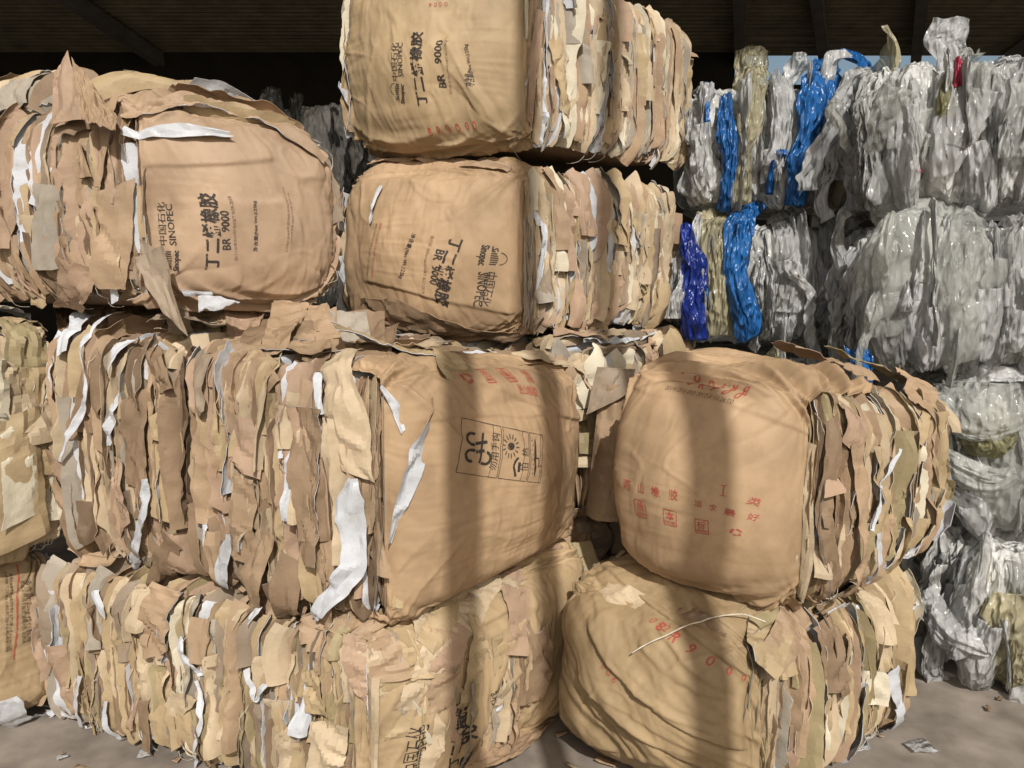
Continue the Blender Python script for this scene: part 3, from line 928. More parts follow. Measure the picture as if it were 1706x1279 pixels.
# ---- far left bales, cut by the frame
LLM = Bale("sack_bale", (-150, 720, 2.36), (-520, 720, 2.8), (112, 720, 2.72), (.66, .66, .66, .66), (1.44, 1.46, 1.47, 1.46), .10,
           "tan bale cut by the left edge, a torn white liner across it", GB, (0, .04, 0), 41)
core(LLM, KR[3])
wrapper(LLM, "R", KR[4], 12, 61, ext=(.05, .1, .1, .2), amp=1.5, gather=1.5, n0=-.005)
strata(LLM, "R", PAL_Y, .03, 1.6, 16, 8, .12, 42, urange=(-.05, LLM.B), flap_len=(.06, .2), lift=(-.05, .15))
strata(LLM, "T", PAL_Y, .022, .8, 6, 4, .1, 43, thread=0, lift=(-.08, .1), flap_len=(.04, .1), nmax=.03)
top_sheets(LLM, PAL_Y, 10, 43)

LLB = Bale("sack_bale", (-130, 1050, 2.42), (-520, 1050, 2.9), (97, 1050, 2.70), (.02, .02, .02, .02), (.665, .66, .66, .66), .10,
           "left edge bottom bale with fine print and a red stripe on its end", GB, (0, .03, 0), 51)
core(LLB, KR[3])
wrapper(LLB, "R", KW[2], 8, 71, ext=(.05, .1, .0, .15), amp=.7, gather=.7)
strata(LLB, "R", PAL, .02, .8, 6, 4, .3, 52, urange=(LLB.B - .06, LLB.B + .02), thread=2)

strata(LLM, "L", PAL_Y, .022, 1.2, 4, 8, .1, 44, thread=0)
strata(LLB, "L", PAL, .022, 1.2, 4, 8, .1, 53, thread=0)
# ---- stack in the middle, one bale further back
MB = Bale("sack_bale", (985, 1080, 2.92), (560, 1080, 3.2), (1160, 1080, 3.6), 0, (.66, .66, .66, .66), .10,
          "shaded bale on the ground in the gap between the two front stacks", GB, (.03, 0, 0), 61)
core(MB, KR[3])
wrapper(MB, "L", KW[0], 10, 81, amp=1.2)
strata(MB, "R", PAL, .03, 1, 4, 4, .1, 62, thread=2)
strata(MB, "T", PAL, .022, .8, 6, 4, .15, 63, thread=0, lift=(-.08, .1), flap_len=(.04, .1), nmax=.03)
top_sheets(MB, PAL, 9, 63)

MM = Bale("sack_bale", (985, 750, 2.90), (560, 750, 3.2), (1150, 750, 3.6), .66, (1.35, 1.36, 1.36, 1.36), .09,
          "bale in the narrow gap between the widest bale and the red printed bale", GB, (.0, 0, 0), 71)
core(MM, KR[3])
strata(MM, "L", PAL, .03, 1.5, 16, 10, .1, 72, flap_len=(.06, .2), urange=(-MM.A, .0))
strata(MM, "R", PAL_PALE, .03, 1.5, 18, 10, .12, 73, flap_len=(.06, .2))
strata(MM, "T", PAL_PALE, .022, .8, 6, 4, .12, 74, thread=0, lift=(-.08, .1), flap_len=(.04, .1), nmax=.03)
top_sheets(MM, PAL_PALE, 18, 74)

C2 = Bale("sack_bale", (876, 430, 2.93), (560, 430, 3.18), (1138, 430, 3.62), (1.36, 1.36, 1.36, 1.36), (2.05, 2.05, 2.06, 2.06), .16,
          "second bale from the top of the tall middle stack, black print upside down", GB, (.14, .0, 0), 81)
core(C2, KR[3])
wrapper(C2, "L", KW[0], 14, 91, ext=(.03, .2, .1, .16), amp=1.0, gather=1.9, folds=[((860, 520), (610, 470), .012), ((700, 500), (640, 560), .006)], n0=.0)
strata(C2, "R", PAL_PALE, .0046, .48, 22, 66, .10, 82, flap_len=(.02, .10), rough=.7)
strata(C2, "L", PAL, .02, .8, 4, 6, .1, 83, urange=(C2.A - .07, C2.A + .05), thread=2)

C1 = Bale("sack_bale", (884, 120, 2.95), (566, 120, 3.2), (1166, 150, 3.64), (2.07, 2.07, 2.07, 2.07), (2.80, 2.82, 2.72, 2.74), .16,
          "topmost bale of the tall middle stack, a diagonal fold across its print", GB, (.14, 0, 0), 91)
core(C1, KR[3])
wrapper(C1, "L", KW[2], 11, 101, ext=(.03, .03, .1, .16), amp=1.1, gather=1.7, folds=[((750, 60), (845, 215), .030), ((628, 70), (640, 250), .010)], n0=.0)
strata(C1, "R", PAL_PALE, .0046, .48, 22, 66, .10, 92, flap_len=(.02, .10), rough=.7)
strata(C1, "L", PAL_PALE, .02, .8, 6, 6, .1, 93, urange=(C1.A - .06, C1.A + .05), thread=2)

# ---- right front stack
RB = Bale("sack_bale", (1262, 1100, 2.03), (915, 1100, 2.50), (1535, 1080, 2.60), 0, (.62, .66, .66, .66), .19,
          "bottom bale of the right front stack with long diagonal folds and a wire round it", GB, (.10, .02, 0), 101)
core(RB, KR[3])
wrapper(RB, "L", KWB, 12, 111, ext=(.05, .25, .1, .25), amp=.7, gather=1.2, diag=[(.72, 8, .018), (.55, 17, .010), (.85, 33, .004)], folds=[((1250 - 6 * k, 1060 + 17 * k + 9 * ((k * 5) % 3)), (1085 - 12 * k + 25 * ((k * 3) % 4), 935 + 22 * k), .002 + .0024 * ((k * 7) % 4)) for k in range(13)] + [((1250, 1125), (1005, 955), .014), ((1240, 1240), (985, 1040), .020), ((1190, 1275), (965, 1120), .018), ((1268, 1070), (1100, 935), .012), ((1120, 1275), (958, 1190), .014)], n0=.0)
strata(RB, "R", PAL_Y, .0064, .75, 22, 36, .08, 102, flap_len=(.03, .12), rough=.85)
strata(RB, "T", PAL, .022, .8, 6, 4, .1, 103, thread=0, lift=(-.08, .1), flap_len=(.04, .1), nmax=.03)
top_sheets(RB, PAL, 10, 103)

RT = Bale("sack_bale", (1352, 830, 2.08), (1012, 800, 2.46), (1588, 800, 2.64), (.62, .64, .66, .66), (1.34, 1.38, 1.25, 1.30), .17,
          "upper right front bale with red printing on its smooth bulging end", GB, (.15, .02, .03), 111)
core(RT, KR[3])
wrapper(RT, "L", KW[0], 12, 121, ext=(.0, .22, .12, .4), amp=.6, gather=2.3, folds=[((1360, 720), (1040, 640), .007), ((1340, 1000), (1030, 900), .010)], n0=.0)
strata(RT, "R", PAL_Y + [(KR[3], 2), (KR[0], 3)], .0056, .7, 22, 46, .10, 112, rough=.8, flap_len=(.02, .08), urange=(-RT.B - .045, RT.B))
top_sheets(RT, PAL_Y, 4, 113, vr=(.1, .9), ur=(-.7, 1))

# ---- plastic film bales
PALF = [(FC, 7), (FM, 3), (FG, 4), (FV, 1)]
PALB = [(FC, 6), (FM, 3), (FG, 3), (FB, 2), (FY, 1)]
def fbale(K, Lp, R, z0, z1, label, seed, pal, r=.15, **kw):
    B = Bale("film_bale", K, Lp, R, z0, z1, r, label, GF, (.05, .09, .03), seed)
    film_bale(B, kw.pop("faces", "LR"), pal, seed, **kw)
    return B
Q1 = fbale((1128, 240, 3.55), (1118, 240, 4.4), (1432, 240, 3.5), 1.87, 2.46, "top film bale with bright blue strips, right of the topmost sack bale", 201, PALB, veils=6, faces="R")
Q2 = fbale((1118, 450, 3.5), (1108, 450, 4.4), (1428, 450, 3.5), 1.27, 1.87, "film bale with two long blue strips directly below the topmost blue stripped one", 202, PALB, veils=6, faces="R")
Q3 = fbale((1060, 700, 3.45), (1060, 700, 4.4), (1470, 700, 3.4), .64, 1.27, "film bale mostly hidden behind the bale with red print", 203, PALB, veils=3, faces="R", pitch=.08)
Q4 = fbale((1060, 1000, 3.45), (1060, 1000, 4.4), (1470, 1000, 3.4), .0, .64, "film bale on the ground hidden behind the right front stack", 204, PALF, faces="R", pitch=.12)
P1 = fbale((1440, 220, 3.08), (1446, 220, 4.0), (1860, 220, 3.0), 1.84, 2.46, "top grey film bale at the right edge, with a scrap of red film", 211, PALF, veils=10)
P2 = fbale((1428, 480, 3.02), (1420, 480, 3.9), (1860, 480, 2.95), 1.22, 1.84, "grey film bale with a wide milky veil, second from the top at the right edge", 212, PALF, veils=12)
P3 = fbale((1575, 760, 2.98), (1540, 760, 3.9), (1900, 760, 2.92), .62, 1.22, "slumped film bale at the right edge beside the olive ball of film", 213, PALF, veils=12)
P4 = fbale((1560, 1080, 2.92), (1530, 1080, 3.9), (1900, 1080, 2.85), .0, .62, "slumped film bale on the ground at the bottom right with long hanging films", 214, PALF + [(FY, 2)], veils=14)
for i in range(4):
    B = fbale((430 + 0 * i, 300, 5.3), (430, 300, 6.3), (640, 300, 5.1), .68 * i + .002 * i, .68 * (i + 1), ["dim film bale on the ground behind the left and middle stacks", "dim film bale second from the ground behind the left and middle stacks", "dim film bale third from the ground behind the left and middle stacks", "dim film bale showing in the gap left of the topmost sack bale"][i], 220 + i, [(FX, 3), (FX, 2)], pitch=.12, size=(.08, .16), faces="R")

# ================================================================== single sacks and films one can point at
def strand(B, face, spine, mat, n=.03, dome=.03, pleat=.010, seed=1, name="film_strip", freq=3.0):
    """a gathered length of film lying on the bale: spine = (pixel x, pixel y, half width)"""
    rng = random.Random(seed)
    q = np.array([[*B.uv_at(face, p[0], p[1]), p[2]] for p in spine], float)
    d = np.concatenate([[0], np.cumsum(np.hypot(np.diff(q[:, 0]), np.diff(q[:, 1])))])
    m = max(int(d[-1] / .007), 12); s_ = np.linspace(0, d[-1], m)
    u, v, w_ = [np.interp(s_, d, q[:, i]) for i in range(3)]
    for _ in range(3):
        for arr in (u, v, w_):
            arr[1:-1] = (arr[:-2] + arr[1:-1] * 2 + arr[2:]) / 4
    tu = np.gradient(u, s_); tv = np.gradient(v, s_); l = np.hypot(tu, tv) + 1e-9; tu /= l; tv /= l
    t = np.linspace(-1, 1, 29)[None, :]; sd = rng.randrange(9999); S = s_[:, None]
    wl = w_[:, None] * (1 + .12 * noise(S * 12, np.sign(t) + 0 * S, sd) + .06 * lnoise(S * 40, np.sign(t) + 0 * S, sd + 1))
    uu = u[:, None] - tv[:, None] * t * wl + .006 * noise(S * 14, t, sd + 2); vv = v[:, None] + tu[:, None] * t * wl
    nn = n - dome * np.abs(t) ** 2.4 + pleat * ridged(t * freq + .9 * noise(S * 7, t, sd + 3), S * 4, sd + 4, 2) + pleat * .5 * ridged(t * freq * 2.2 + S * 8, S * 9, sd + 5, 2) + .010 * lnoise(t * 2 + S * 9, S * 15, sd + 6) + .004 * lnoise(t * 5, S * 45, sd + 7)
    return mk(name, [facing(B.surf(face, uu, vv, nn), B, face, .0009)], [mat], B.root)

def panel(B, corners, mat, back=None, seed=1, name="folded_sack", crum=.1, bow=0.0, wave=.006):
    """a stiff loose sheet between four corners given as (pixel x, pixel y, distance)"""
    rng = random.Random(seed)
    c = [unproj(*p) for p in corners]
    m = max(int(max(np.linalg.norm(c[3] - c[0]), np.linalg.norm(c[2] - c[1])) / .01), 6); k = max(int(max(np.linalg.norm(c[1] - c[0]), np.linalg.norm(c[2] - c[3])) / .01), 6)
    s_ = np.linspace(0, 1, m)[:, None, None]; t = np.linspace(0, 1, k)[None, :, None]
    G = (c[0] * (1 - t) + c[1] * t) * (1 - s_) + (c[3] * (1 - t) + c[2] * t) * s_
    nrm = np.cross(c[1] - c[0], c[3] - c[0]); nrm /= np.linalg.norm(nrm)
    x = np.linalg.norm(c[1] - c[0]) * t[..., 0] + 0 * s_[..., 0]; y = np.linalg.norm(c[3] - c[0]) * s_[..., 0] + 0 * t[..., 0]
    sd = rng.randrange(9999)
    dd = crumple(x - x.mean(), y - y.mean(), rng, 8, crum, .1) + bow * (4 * t * (1 - t))[..., 0] + facets(x, y, sd, wave / .006)
    G = G + dd[..., None] * nrm
    if nrm[1] > 0:
        G = G[:, ::-1]
    return mk(name, [sheet(G, .0016, 0, 1)], [mat, back or mat], B.root, sharp=11)

# top left bale
panel(LT, [(90, 122, 2.50), (118, 89, 2.52), (134, 196, 2.44), (84, 210, 2.46)], KR[1], KR[0], 1, crum=.05)
panel(LT, [(118, 89, 2.52), (194, 186, 2.40), (190, 214, 2.36), (132, 182, 2.36)], KR[0], KR[1], 2, crum=.06, bow=.01)
ribbon(LT, "R", [(212, 196, .035), (300, 186, .045), (400, 196, .05), (480, 226, .05), (530, 262, .03)], KW[1], WHITE, n=.036, seed=9, crum=.06)
ribbon(LT, "R", [(212, 222, .020), (290, 224, .020), (372, 230, .006)], WHITE, n=.035, seed=3)
ribbon(LT, "L", [(198, 405, .009), (203, 490, .010)], WHITE, n=.03, seed=4)
ribbon(LT, "L", [(150, 440, .055), (118, 505, .05)], KR[1], KR[0], n=.035, seed=5)
ribbon(LT, "L", [(205, 310, .05), (205, 400, .05), (200, 470, .04)], KR[0], KR[0], n=.03, seed=6)
ribbon(LT, "R", [(252, 408, .035, .02), (268, 470, .03, .04), (292, 520, .026, .05)], KR[5], KR[3], n=.04, seed=7)
ribbon(LT, "R", [(300, 478, .012), (345, 482, .008)], WHITE, n=.03, seed=8)
# widest bale: white liners and the broad flat sacks
for k, sp in enumerate(([(152, 508, .030), (140, 550, .028), (122, 590, .024)], [(92, 598, .016), (100, 650, .018), (130, 724, .010)], [(208, 530, .008), (165, 660, .010), (134, 762, .006)],
                        [(232, 572, .022), (196, 618, .010)], [(268, 792, .014), (262, 850, .018), (245, 922, .012)], [(402, 882, .010), (388, 930, .018), (384, 990, .012)],
                        [(603, 790, .012), (596, 830, .032), (604, 880, .026), (608, 930, .024), (585, 975, .024), (545, 1002, .010)], [(634, 650, .006), (652, 676, .012), (660, 716, .006)],
                        [(540, 625, .010), (546, 690, .008)], [(350, 860, .008), (352, 905, .012)], [(480, 700, .006), (482, 760, .008)], [(200, 650, .010), (196, 712, .014), (190, 740, .004)])):
    ribbon(LM, "L", sp, WHITE if k not in (1, 4, 8, 10) else PALEGREY, KR[0], n=.044 if k == 6 else .026, seed=20 + k)
ribbon(LM, "R", [(708, 664, .006), (692, 740, .022), (672, 810, .018), (648, 900, .008)], PALEGREY, KR[0], n=.038, seed=40, curl=.004, tilt=-.016)
for k, (sp, m) in enumerate((([(232, 655, .05), (236, 815, .05)], KR[3]), ([(112, 705, .045), (120, 855, .052)], KR[0]), ([(172, 600, .05), (150, 720, .04)], KR[3]), ([(345, 590, .045), (352, 690, .03)], KR[5]),
                             ([(420, 790, .03), (420, 930, .032, .02)], KR[0]), ([(572, 604, .05), (588, 690, .05), (606, 790, .04)], KR[4]), ([(305, 880, .04), (300, 935, .035, .03)], KR[3]),
                             ([(452, 880, .04), (440, 955, .038, .03), (432, 1030, .026, .05)], KR[0]), ([(500, 930, .034), (490, 1050, .034, .05)], KR[3]), ([(560, 980, .03), (546, 1056, .03, .04)], KR[0]),
                             ([(418, 690, .045), (424, 780, .04)], KR[1]), ([(262, 585, .035), (290, 650, .045)], KR[3]), ([(525, 640, .03), (520, 800, .022)], KR[0]), ([(205, 760, .035), (225, 880, .045)], KR[1]), ([(356, 740, .035), (350, 870, .028)], KR[0]))):
    ribbon(LM, "L", sp, m, m, n=.026, seed=50 + k, crum=.14, curl=-.006, tilt=(-1) ** k * .012)
rj = random.Random(41)
for k in range(26):
    x = rj.uniform(70, 600); w_ = rj.uniform(40, 110); de = 2.66 - (x - 82) / 558 * .56
    m = pick(rj, PAL_BR); y0 = 505 + rj.uniform(-14, 14) + (x > 480) * 20; y1 = 560 + rj.uniform(-12, 34) + (x - 80) * .08
    panel(LM, [(x, y0, de + .34), (x + w_, y0 + rj.uniform(-8, 8), de + .32), (x + w_ * rj.uniform(.7, 1.2) + rj.uniform(-30, 30), y1, de + rj.uniform(.0, .06)), (x + rj.uniform(-40, 20), y1 + rj.uniform(-14, 14), de + rj.uniform(.0, .06))], m, WHITE if rj.random() < .2 else m, 200 + k, crum=.12, bow=.012)
panel(LM, [(212, 425, 2.36), (262, 405, 2.34), (308, 560, 2.30), (262, 520, 2.30)], KR[5], KR[3], 240, bow=.015)
panel(LM, [(330, 488, 2.44), (400, 500, 2.42), (372, 520, 2.34), (330, 508, 2.34)], WHITE, WHITE, 241)
# far left bales
ribbon(LLM, "R", [(8, 735, .022), (30, 790, .026), (62, 838, .018)], WHITE, n=.04, seed=70)
ribbon(LLM, "R", [(60, 610, .07), (66, 740, .075), (78, 790, .05)], KR[2], n=.022, seed=71)
ribbon(LLM, "R", [(30, 840, .07), (70, 880, .05)], KR[4], n=.035, seed=72)
ribbon(LLM, "R", [(10, 620, .05), (5, 720, .05)], KR[0], n=.022, seed=73)
ribbon(LLB, "R", [(-20, 1166, .038), (40, 1172, .036), (92, 1180, .02)], WHITE, n=.045, seed=74, wave=.012)
ribbon(LLB, "R", [(92, 905, .012), (84, 990, .008), (72, 1060, .004)], WHITE, n=.025, seed=75)
# bottom left bale
for k, (sp, m) in enumerate((([(172, 985, .012), (188, 1022, .016)], WHITE), ([(312, 1058, .012), (322, 1090, .022), (340, 1124, .010)], WHITE), ([(338, 1130, .006), (354, 1195, .008), (332, 1275, .006)], WHITE),
                             ([(428, 1108, .005), (443, 1164, .006), (462, 1132, .008)], WHITE), ([(80, 1195, .02), (92, 1245, .014)], WHITE), ([(150, 1215, .012), (130, 1275, .016)], WHITE), ([(195, 1160, .008), (205, 1250, .008)], PALEGREY),
                             ([(150, 1120, .010), (146, 1200, .012)], PALEGREY), ([(325, 1150, .042), (300, 1180, .034)], KR[4]), ([(450, 1090, .03), (440, 1160, .008)], KR[4]), ([(530, 1110, .035), (545, 1180, .04)], KR[2]), ([(560, 1200, .05), (556, 1275, .05)], KR[4]), ([(350, 1030, .03), (350, 1100, .034)], KR[0]))):
    ribbon(LB, "L", sp, m, KR[2], n=.026, seed=80 + k)
panel(LB, [(880, 1010, 2.60), (935, 1010, 2.66), (868, 1175, 2.62), (845, 1170, 2.54)], KR[2], KR[4], 90, bow=.02)
panel(LB, [(925, 1045, 2.68), (962, 1062, 2.72), (905, 1180, 2.66), (872, 1172, 2.62)], KR[4], WHITE, 91, bow=.02)
panel(LB, [(826, 1020, 2.50), (872, 1020, 2.58), (838, 1178, 2.56), (812, 1160, 2.48)], KR[1], KR[1], 92, bow=.015)
rl = random.Random(5)
for k, (px, py, an, ln, hw, m) in enumerate(((655, 1250, 1.45, .34, .06, 2), (690, 1180, 1.2, .36, .07, 4), (720, 1120, .9, .30, .06, 1), (640, 1130, 1.6, .22, .05, 0), (790, 1130, .75, .30, .06, 2), (745, 1060, .45, .30, .05, 4), (700, 1080, .6, .34, .04, 2), (850, 1090, 1.2, .2, .05, 1), (800, 1235, 1.35, .22, .035, 4), (670, 1270, 1.2, .3, .05, 0), (770, 1180, 1.3, .28, .03, 2), (640, 1200, 1.75, .3, .045, 4), (825, 1180, 1.5, .26, .035, 2))):
    u_, v_ = LB.uv_at("R", px, py)
    lay_sheet(LB, "R", u_, v_, an, ln, hw, KR[m], KR[rl.choice([2, 4, 0])], rl, .012 + .003 * (k % 4), rl.uniform(-.12, .12), rl.choice([0, .02]), crum=.12)
panel(LB, [(842, 1178, 2.62), (935, 1190, 2.72), (880, 1250, 2.38), (770, 1285, 2.14)], KR[3], KR[0], 94, bow=.02)
# middle stack
ribbon(C2, "L", [(612, 512, .030), (680, 530, .050), (770, 548, .056), (866, 552, .036)], KR[3], KW[0], n=.024, seed=98, crum=.05)  # folded-over sack; its darker brown paints in the shadow at the bale's foot
ribbon(C2, "L", [(628, 282, .022), (720, 276, .030), (850, 290, .024)], KW[1], KW[0], n=.024, seed=99, crum=.08)
ribbon(C1, "L", [(610, 30, .03), (612, 140, .028), (620, 240, .022)], KR[4], KR[0], n=.03, seed=97)
ribbon(C2, "R", [(884, 350, .010), (896, 376, .014)], WHITE, n=.03, seed=100)
ribbon(C2, "R", [(900, 372, .010), (902, 420, .014), (888, 505, .006)], WHITE, n=.03, seed=101)
ribbon(C2, "R", [(1012, 340, .02), (1006, 470, .016)], PALEGREY, n=.02, seed=102)
ribbon(C2, "R", [(1112, 420, .03), (1100, 520, .03)], CREAM, n=.02, seed=103)
ribbon(C2, "L", [(640, 312, .006), (618, 372, .008)], WHITE, n=.02, seed=104)
ribbon(C1, "R", [(1160, 190, .012), (1146, 230, .026), (1130, 290, .008)], WHITE, n=.03, seed=105)
ribbon(C1, "R", [(920, 60, .03), (930, 190, .02)], KR[2], n=.02, seed=106)
ribbon(C1, "R", [(895, 20, .018), (885, 120, .018), (880, 200, .014)], KR[1], n=.03, seed=107)
panel(MM, [(1000, 640, 2.80), (1046, 640, 2.78), (1030, 870, 2.76), (975, 860, 2.82)], KR[0], KR[0], 108, bow=-.03, crum=.05)
panel(MM, [(990, 610, 2.82), (1060, 615, 2.86), (1046, 650, 2.78), (975, 690, 2.8)], KR[5], KR[0], 109, bow=-.02)
panel(MB, [(915, 905, 2.75), (985, 900, 2.8), (1000, 960, 2.72), (930, 935, 2.70)], KR[6], KR[0], 110)
# right front stack
for k, (sp, m) in enumerate((([(1476, 744, .006), (1452, 800, .010), (1438, 880, .008)], WHITE), ([(1440, 885, .006), (1448, 1000, .008)], PALEGREY), ([(1372, 700, .02), (1360, 860, .028), (1352, 1000, .03)], KR[3]), ([(1410, 730, .02), (1400, 990, .028)], KR[0]),
                             ([(1450, 740, .016), (1430, 960, .024)], KR[2]), ([(1500, 720, .03), (1490, 880, .02)], KR[6]), ([(1392, 700, .05), (1420, 730, .06)], KR[1]), ([(1552, 640, .026), (1532, 700, .03), (1520, 740, .02)], KR[2]), ([(1520, 900, .012), (1512, 945, .016)], WHITE))):
    ribbon(RT, "R", sp, m, m, n=.034, seed=120 + k, curl=-.008 if k > 1 else 0)
ribbon(RB, "R", [(1462, 1110, .028), (1446, 1190, .030), (1432, 1270, .02)], PALEGREY, n=.03, seed=130)
ribbon(RB, "R", [(1350, 1040, .05), (1370, 1150, .06)], KR[3], n=.02, seed=131)
ribbon(RB, "R", [(1502, 1000, .012), (1500, 1020, .012)], WHITE, n=.04, seed=132)

def wire(B, face, pts, r=.0016, mat=None, n=.012, name="tie_wire"):
    q = np.array([B.uv_at(face, *p) for p in pts])
    t = np.linspace(0, len(q) - 1, 40); u = np.interp(t, range(len(q)), q[:, 0]); v = np.interp(t, range(len(q)), q[:, 1])
    for _ in range(3):
        u[1:-1] = (u[:-2] + u[1:-1] * 2 + u[2:]) / 4; v[1:-1] = (v[:-2] + v[1:-1] * 2 + v[2:]) / 4
    return mk(name, [tube(B.surf(face, u, v, n), r, 6)], [mat or WIRE], B.root)
wire(RB, "L", [(1070, 1085), (1130, 1062), (1190, 1042), (1235, 1036), (1268, 1044)], .0022, TWINE, .045)
wire(RB, "L", [(1268, 1044), (1252, 1110), (1238, 1180), (1222, 1275)], .0016, None, .03)
wire(RT, "R", [(1362, 760), (1350, 880), (1344, 1000)], .0014, None, .05)
wire(RT, "R", [(1390, 990), (1392, 1020), (1388, 1048)], .003, PALEGREY, .06, "twine_end")
wire(C1, "L", [(888, 20), (872, 180), (874, 255)], .0014, None, .05)
wire(LM, "L", [(636, 660), (640, 850), (628, 1010)], .0014, None, .04)

# films
strand(Q1, "R", [(1206, 168, .028), (1210, 230, .040), (1214, 285, .034), (1206, 340, .036)], FB, seed=1, n=.07)
strand(Q1, "R", [(1368, 132, .05), (1352, 190, .075), (1340, 235, .05), (1325, 280, .055), (1318, 330, .05)], FB, seed=2, n=.11)
strand(Q1, "R", [(1390, 112, .03), (1420, 130, .045), (1442, 160, .05), (1440, 185, .035)], FB, seed=3, n=.15)
strand(Q1, "R", [(1330, 235, .03), (1326, 330, .035)], FB, seed=4, n=.10)
strand(Q1, "R", [(1284, 270, .016), (1280, 320, .018)], FB, seed=5, n=.07)
strand(Q1, "R", [(1255, 140, .065), (1248, 200, .05), (1240, 260, .02), (1232, 330, .045)], FY, seed=6, n=.08)
strand(Q1, "R", [(1296, 150, .05), (1300, 230, .05), (1290, 280, .06)], FM, seed=7, n=.07)
rt = random.Random(77)
def tuft_at(B, px, py, hgt, wd, mat, lean=0.0):
    u_, v_ = B.uv_at("R", px, py)
    tuft(B, "R", u_, v_, hgt, wd, mat, rt, lean)
tuft_at(Q1, 1250, 135, .20, .075, FY, -.1); tuft_at(Q1, 1308, 140, .17, .05, FM, .3); tuft_at(Q1, 1368, 132, .13, .075, FB, .35); tuft_at(Q1, 1175, 140, .06, .05, FC, -.4); tuft_at(Q1, 1440, 150, .05, .05, FM, .3)
tuft_at(P1, 1582, 108, .20, .075, FM, .1); tuft_at(P1, 1600, 112, .10, .05, FV, .6); tuft_at(P1, 1520, 118, .05, .06, FC, -.2); tuft_at(P1, 1690, 92, .06, .06, FM, .2)
strand(Q2, "R", [(1150, 390, .03), (1160, 440, .04), (1150, 500, .045), (1160, 555, .05)], FD, seed=11, n=.08)
strand(Q2, "R", [(1262, 358, .05), (1226, 395, .06), (1222, 450, .05), (1235, 505, .065), (1245, 552, .06)], FB, seed=12, n=.10)
strand(Q2, "R", [(1190, 370, .07), (1190, 420, .06), (1198, 480, .05), (1192, 550, .07)], FY, seed=13, n=.06)
strand(Q2, "R", [(1300, 370, .07), (1330, 430, .10), (1320, 520, .09)], FC, seed=14, n=.05, freq=5)
strand(Q2, "R", [(1380, 370, .08), (1400, 440, .09), (1380, 530, .10)], FC, seed=15, n=.06, freq=5)
strand(Q3, "T", [(1230, 575, .10), (1300, 575, .14), (1380, 590, .10)], FM, seed=16, n=.06, freq=2)
strand(Q3, "R", [(1075, 555, .05), (1110, 552, .05)], FD, seed=17, n=.08)
panel(Q3, [(1405, 575, 2.9), (1445, 590, 2.85), (1458, 628, 2.8), (1425, 612, 2.8)], FB, FB, 18, "film_strip", crum=.3, wave=.02)
# right edge stack
strand(P1, "R", [(1500, 150, .06), (1468, 210, .09), (1450, 270, .10), (1465, 330, .10), (1490, 362, .05)], FV, seed=21, n=.07, dome=.05, freq=1.5)
strand(P1, "R", [(1498, 200, .05), (1500, 280, .05), (1515, 340, .05)], FM, seed=22, n=.05)
strand(P1, "R", [(1592, 112, .016), (1598, 150, .020)], FR, seed=23, n=.06)
strand(P1, "R", [(1516, 278, .012), (1530, 292, .016)], FR, seed=24, n=.06)
strand(P1, "R", [(1575, 130, .04), (1580, 200, .04)], FO, seed=25, n=.045)
strand(P1, "R", [(1620, 240, .05), (1635, 340, .06)], FM, seed=26, n=.05)
strand(P2, "R", [(1550, 365, .10), (1490, 420, .15), (1462, 490, .16), (1470, 560, .10)], FV, seed=31, n=.09, dome=.06, freq=1.5)
strand(P2, "R", [(1600, 365, .09), (1590, 470, .10), (1600, 590, .09)], FV, seed=32, n=.08, dome=.05, freq=2)
for k, sp in enumerate(([(1478, 500, .05), (1480, 560, .06), (1500, 610, .05)], [(1520, 500, .05), (1515, 560, .05), (1540, 600, .05)], [(1550, 510, .04), (1550, 600, .05)], [(1640, 480, .07), (1632, 590, .06)], [(1690, 380, .06), (1690, 580, .06)])):
    strand(P2, "R", sp, (FC, FM)[k % 2], seed=33 + k, n=.07, dome=.05)
strand(P3, "R", [(1560, 625, .05), (1620, 640, .07), (1700, 640, .06)], FM, seed=41, n=.08)
strand(P3, "R", [(1690, 700, .10), (1690, 800, .12), (1680, 880, .10)], FV, seed=42, n=.06, freq=1.5)
strand(P3, "R", [(1590, 800, .04), (1620, 840, .05), (1650, 880, .05)], FM, seed=43, n=.10, dome=.05)
strand(P3, "R", [(1575, 860, .06), (1600, 930, .11), (1590, 985, .08)], FM, seed=44, n=.12, dome=.06)
strand(P4, "R", [(1575, 985, .08), (1600, 1045, .07), (1640, 1065, .05), (1650, 1020, .05)], FM, seed=45, n=.14, dome=.05)
strand(P4, "R", [(1560, 1060, .05), (1575, 1120, .05), (1595, 1195, .04)], FM, seed=46, n=.12, dome=.05)
strand(P4, "R", [(1625, 1060, .07), (1635, 1120, .06), (1640, 1210, .05)], FC, seed=47, n=.10, dome=.05)
strand(P4, "R", [(1690, 980, .10), (1680, 1080, .12), (1695, 1160, .10)], FY, seed=48, n=.06, freq=2)
strand(P4, "R", [(1670, 1170, .05), (1700, 1220, .07)], FM, seed=49, n=.16, dome=.06)
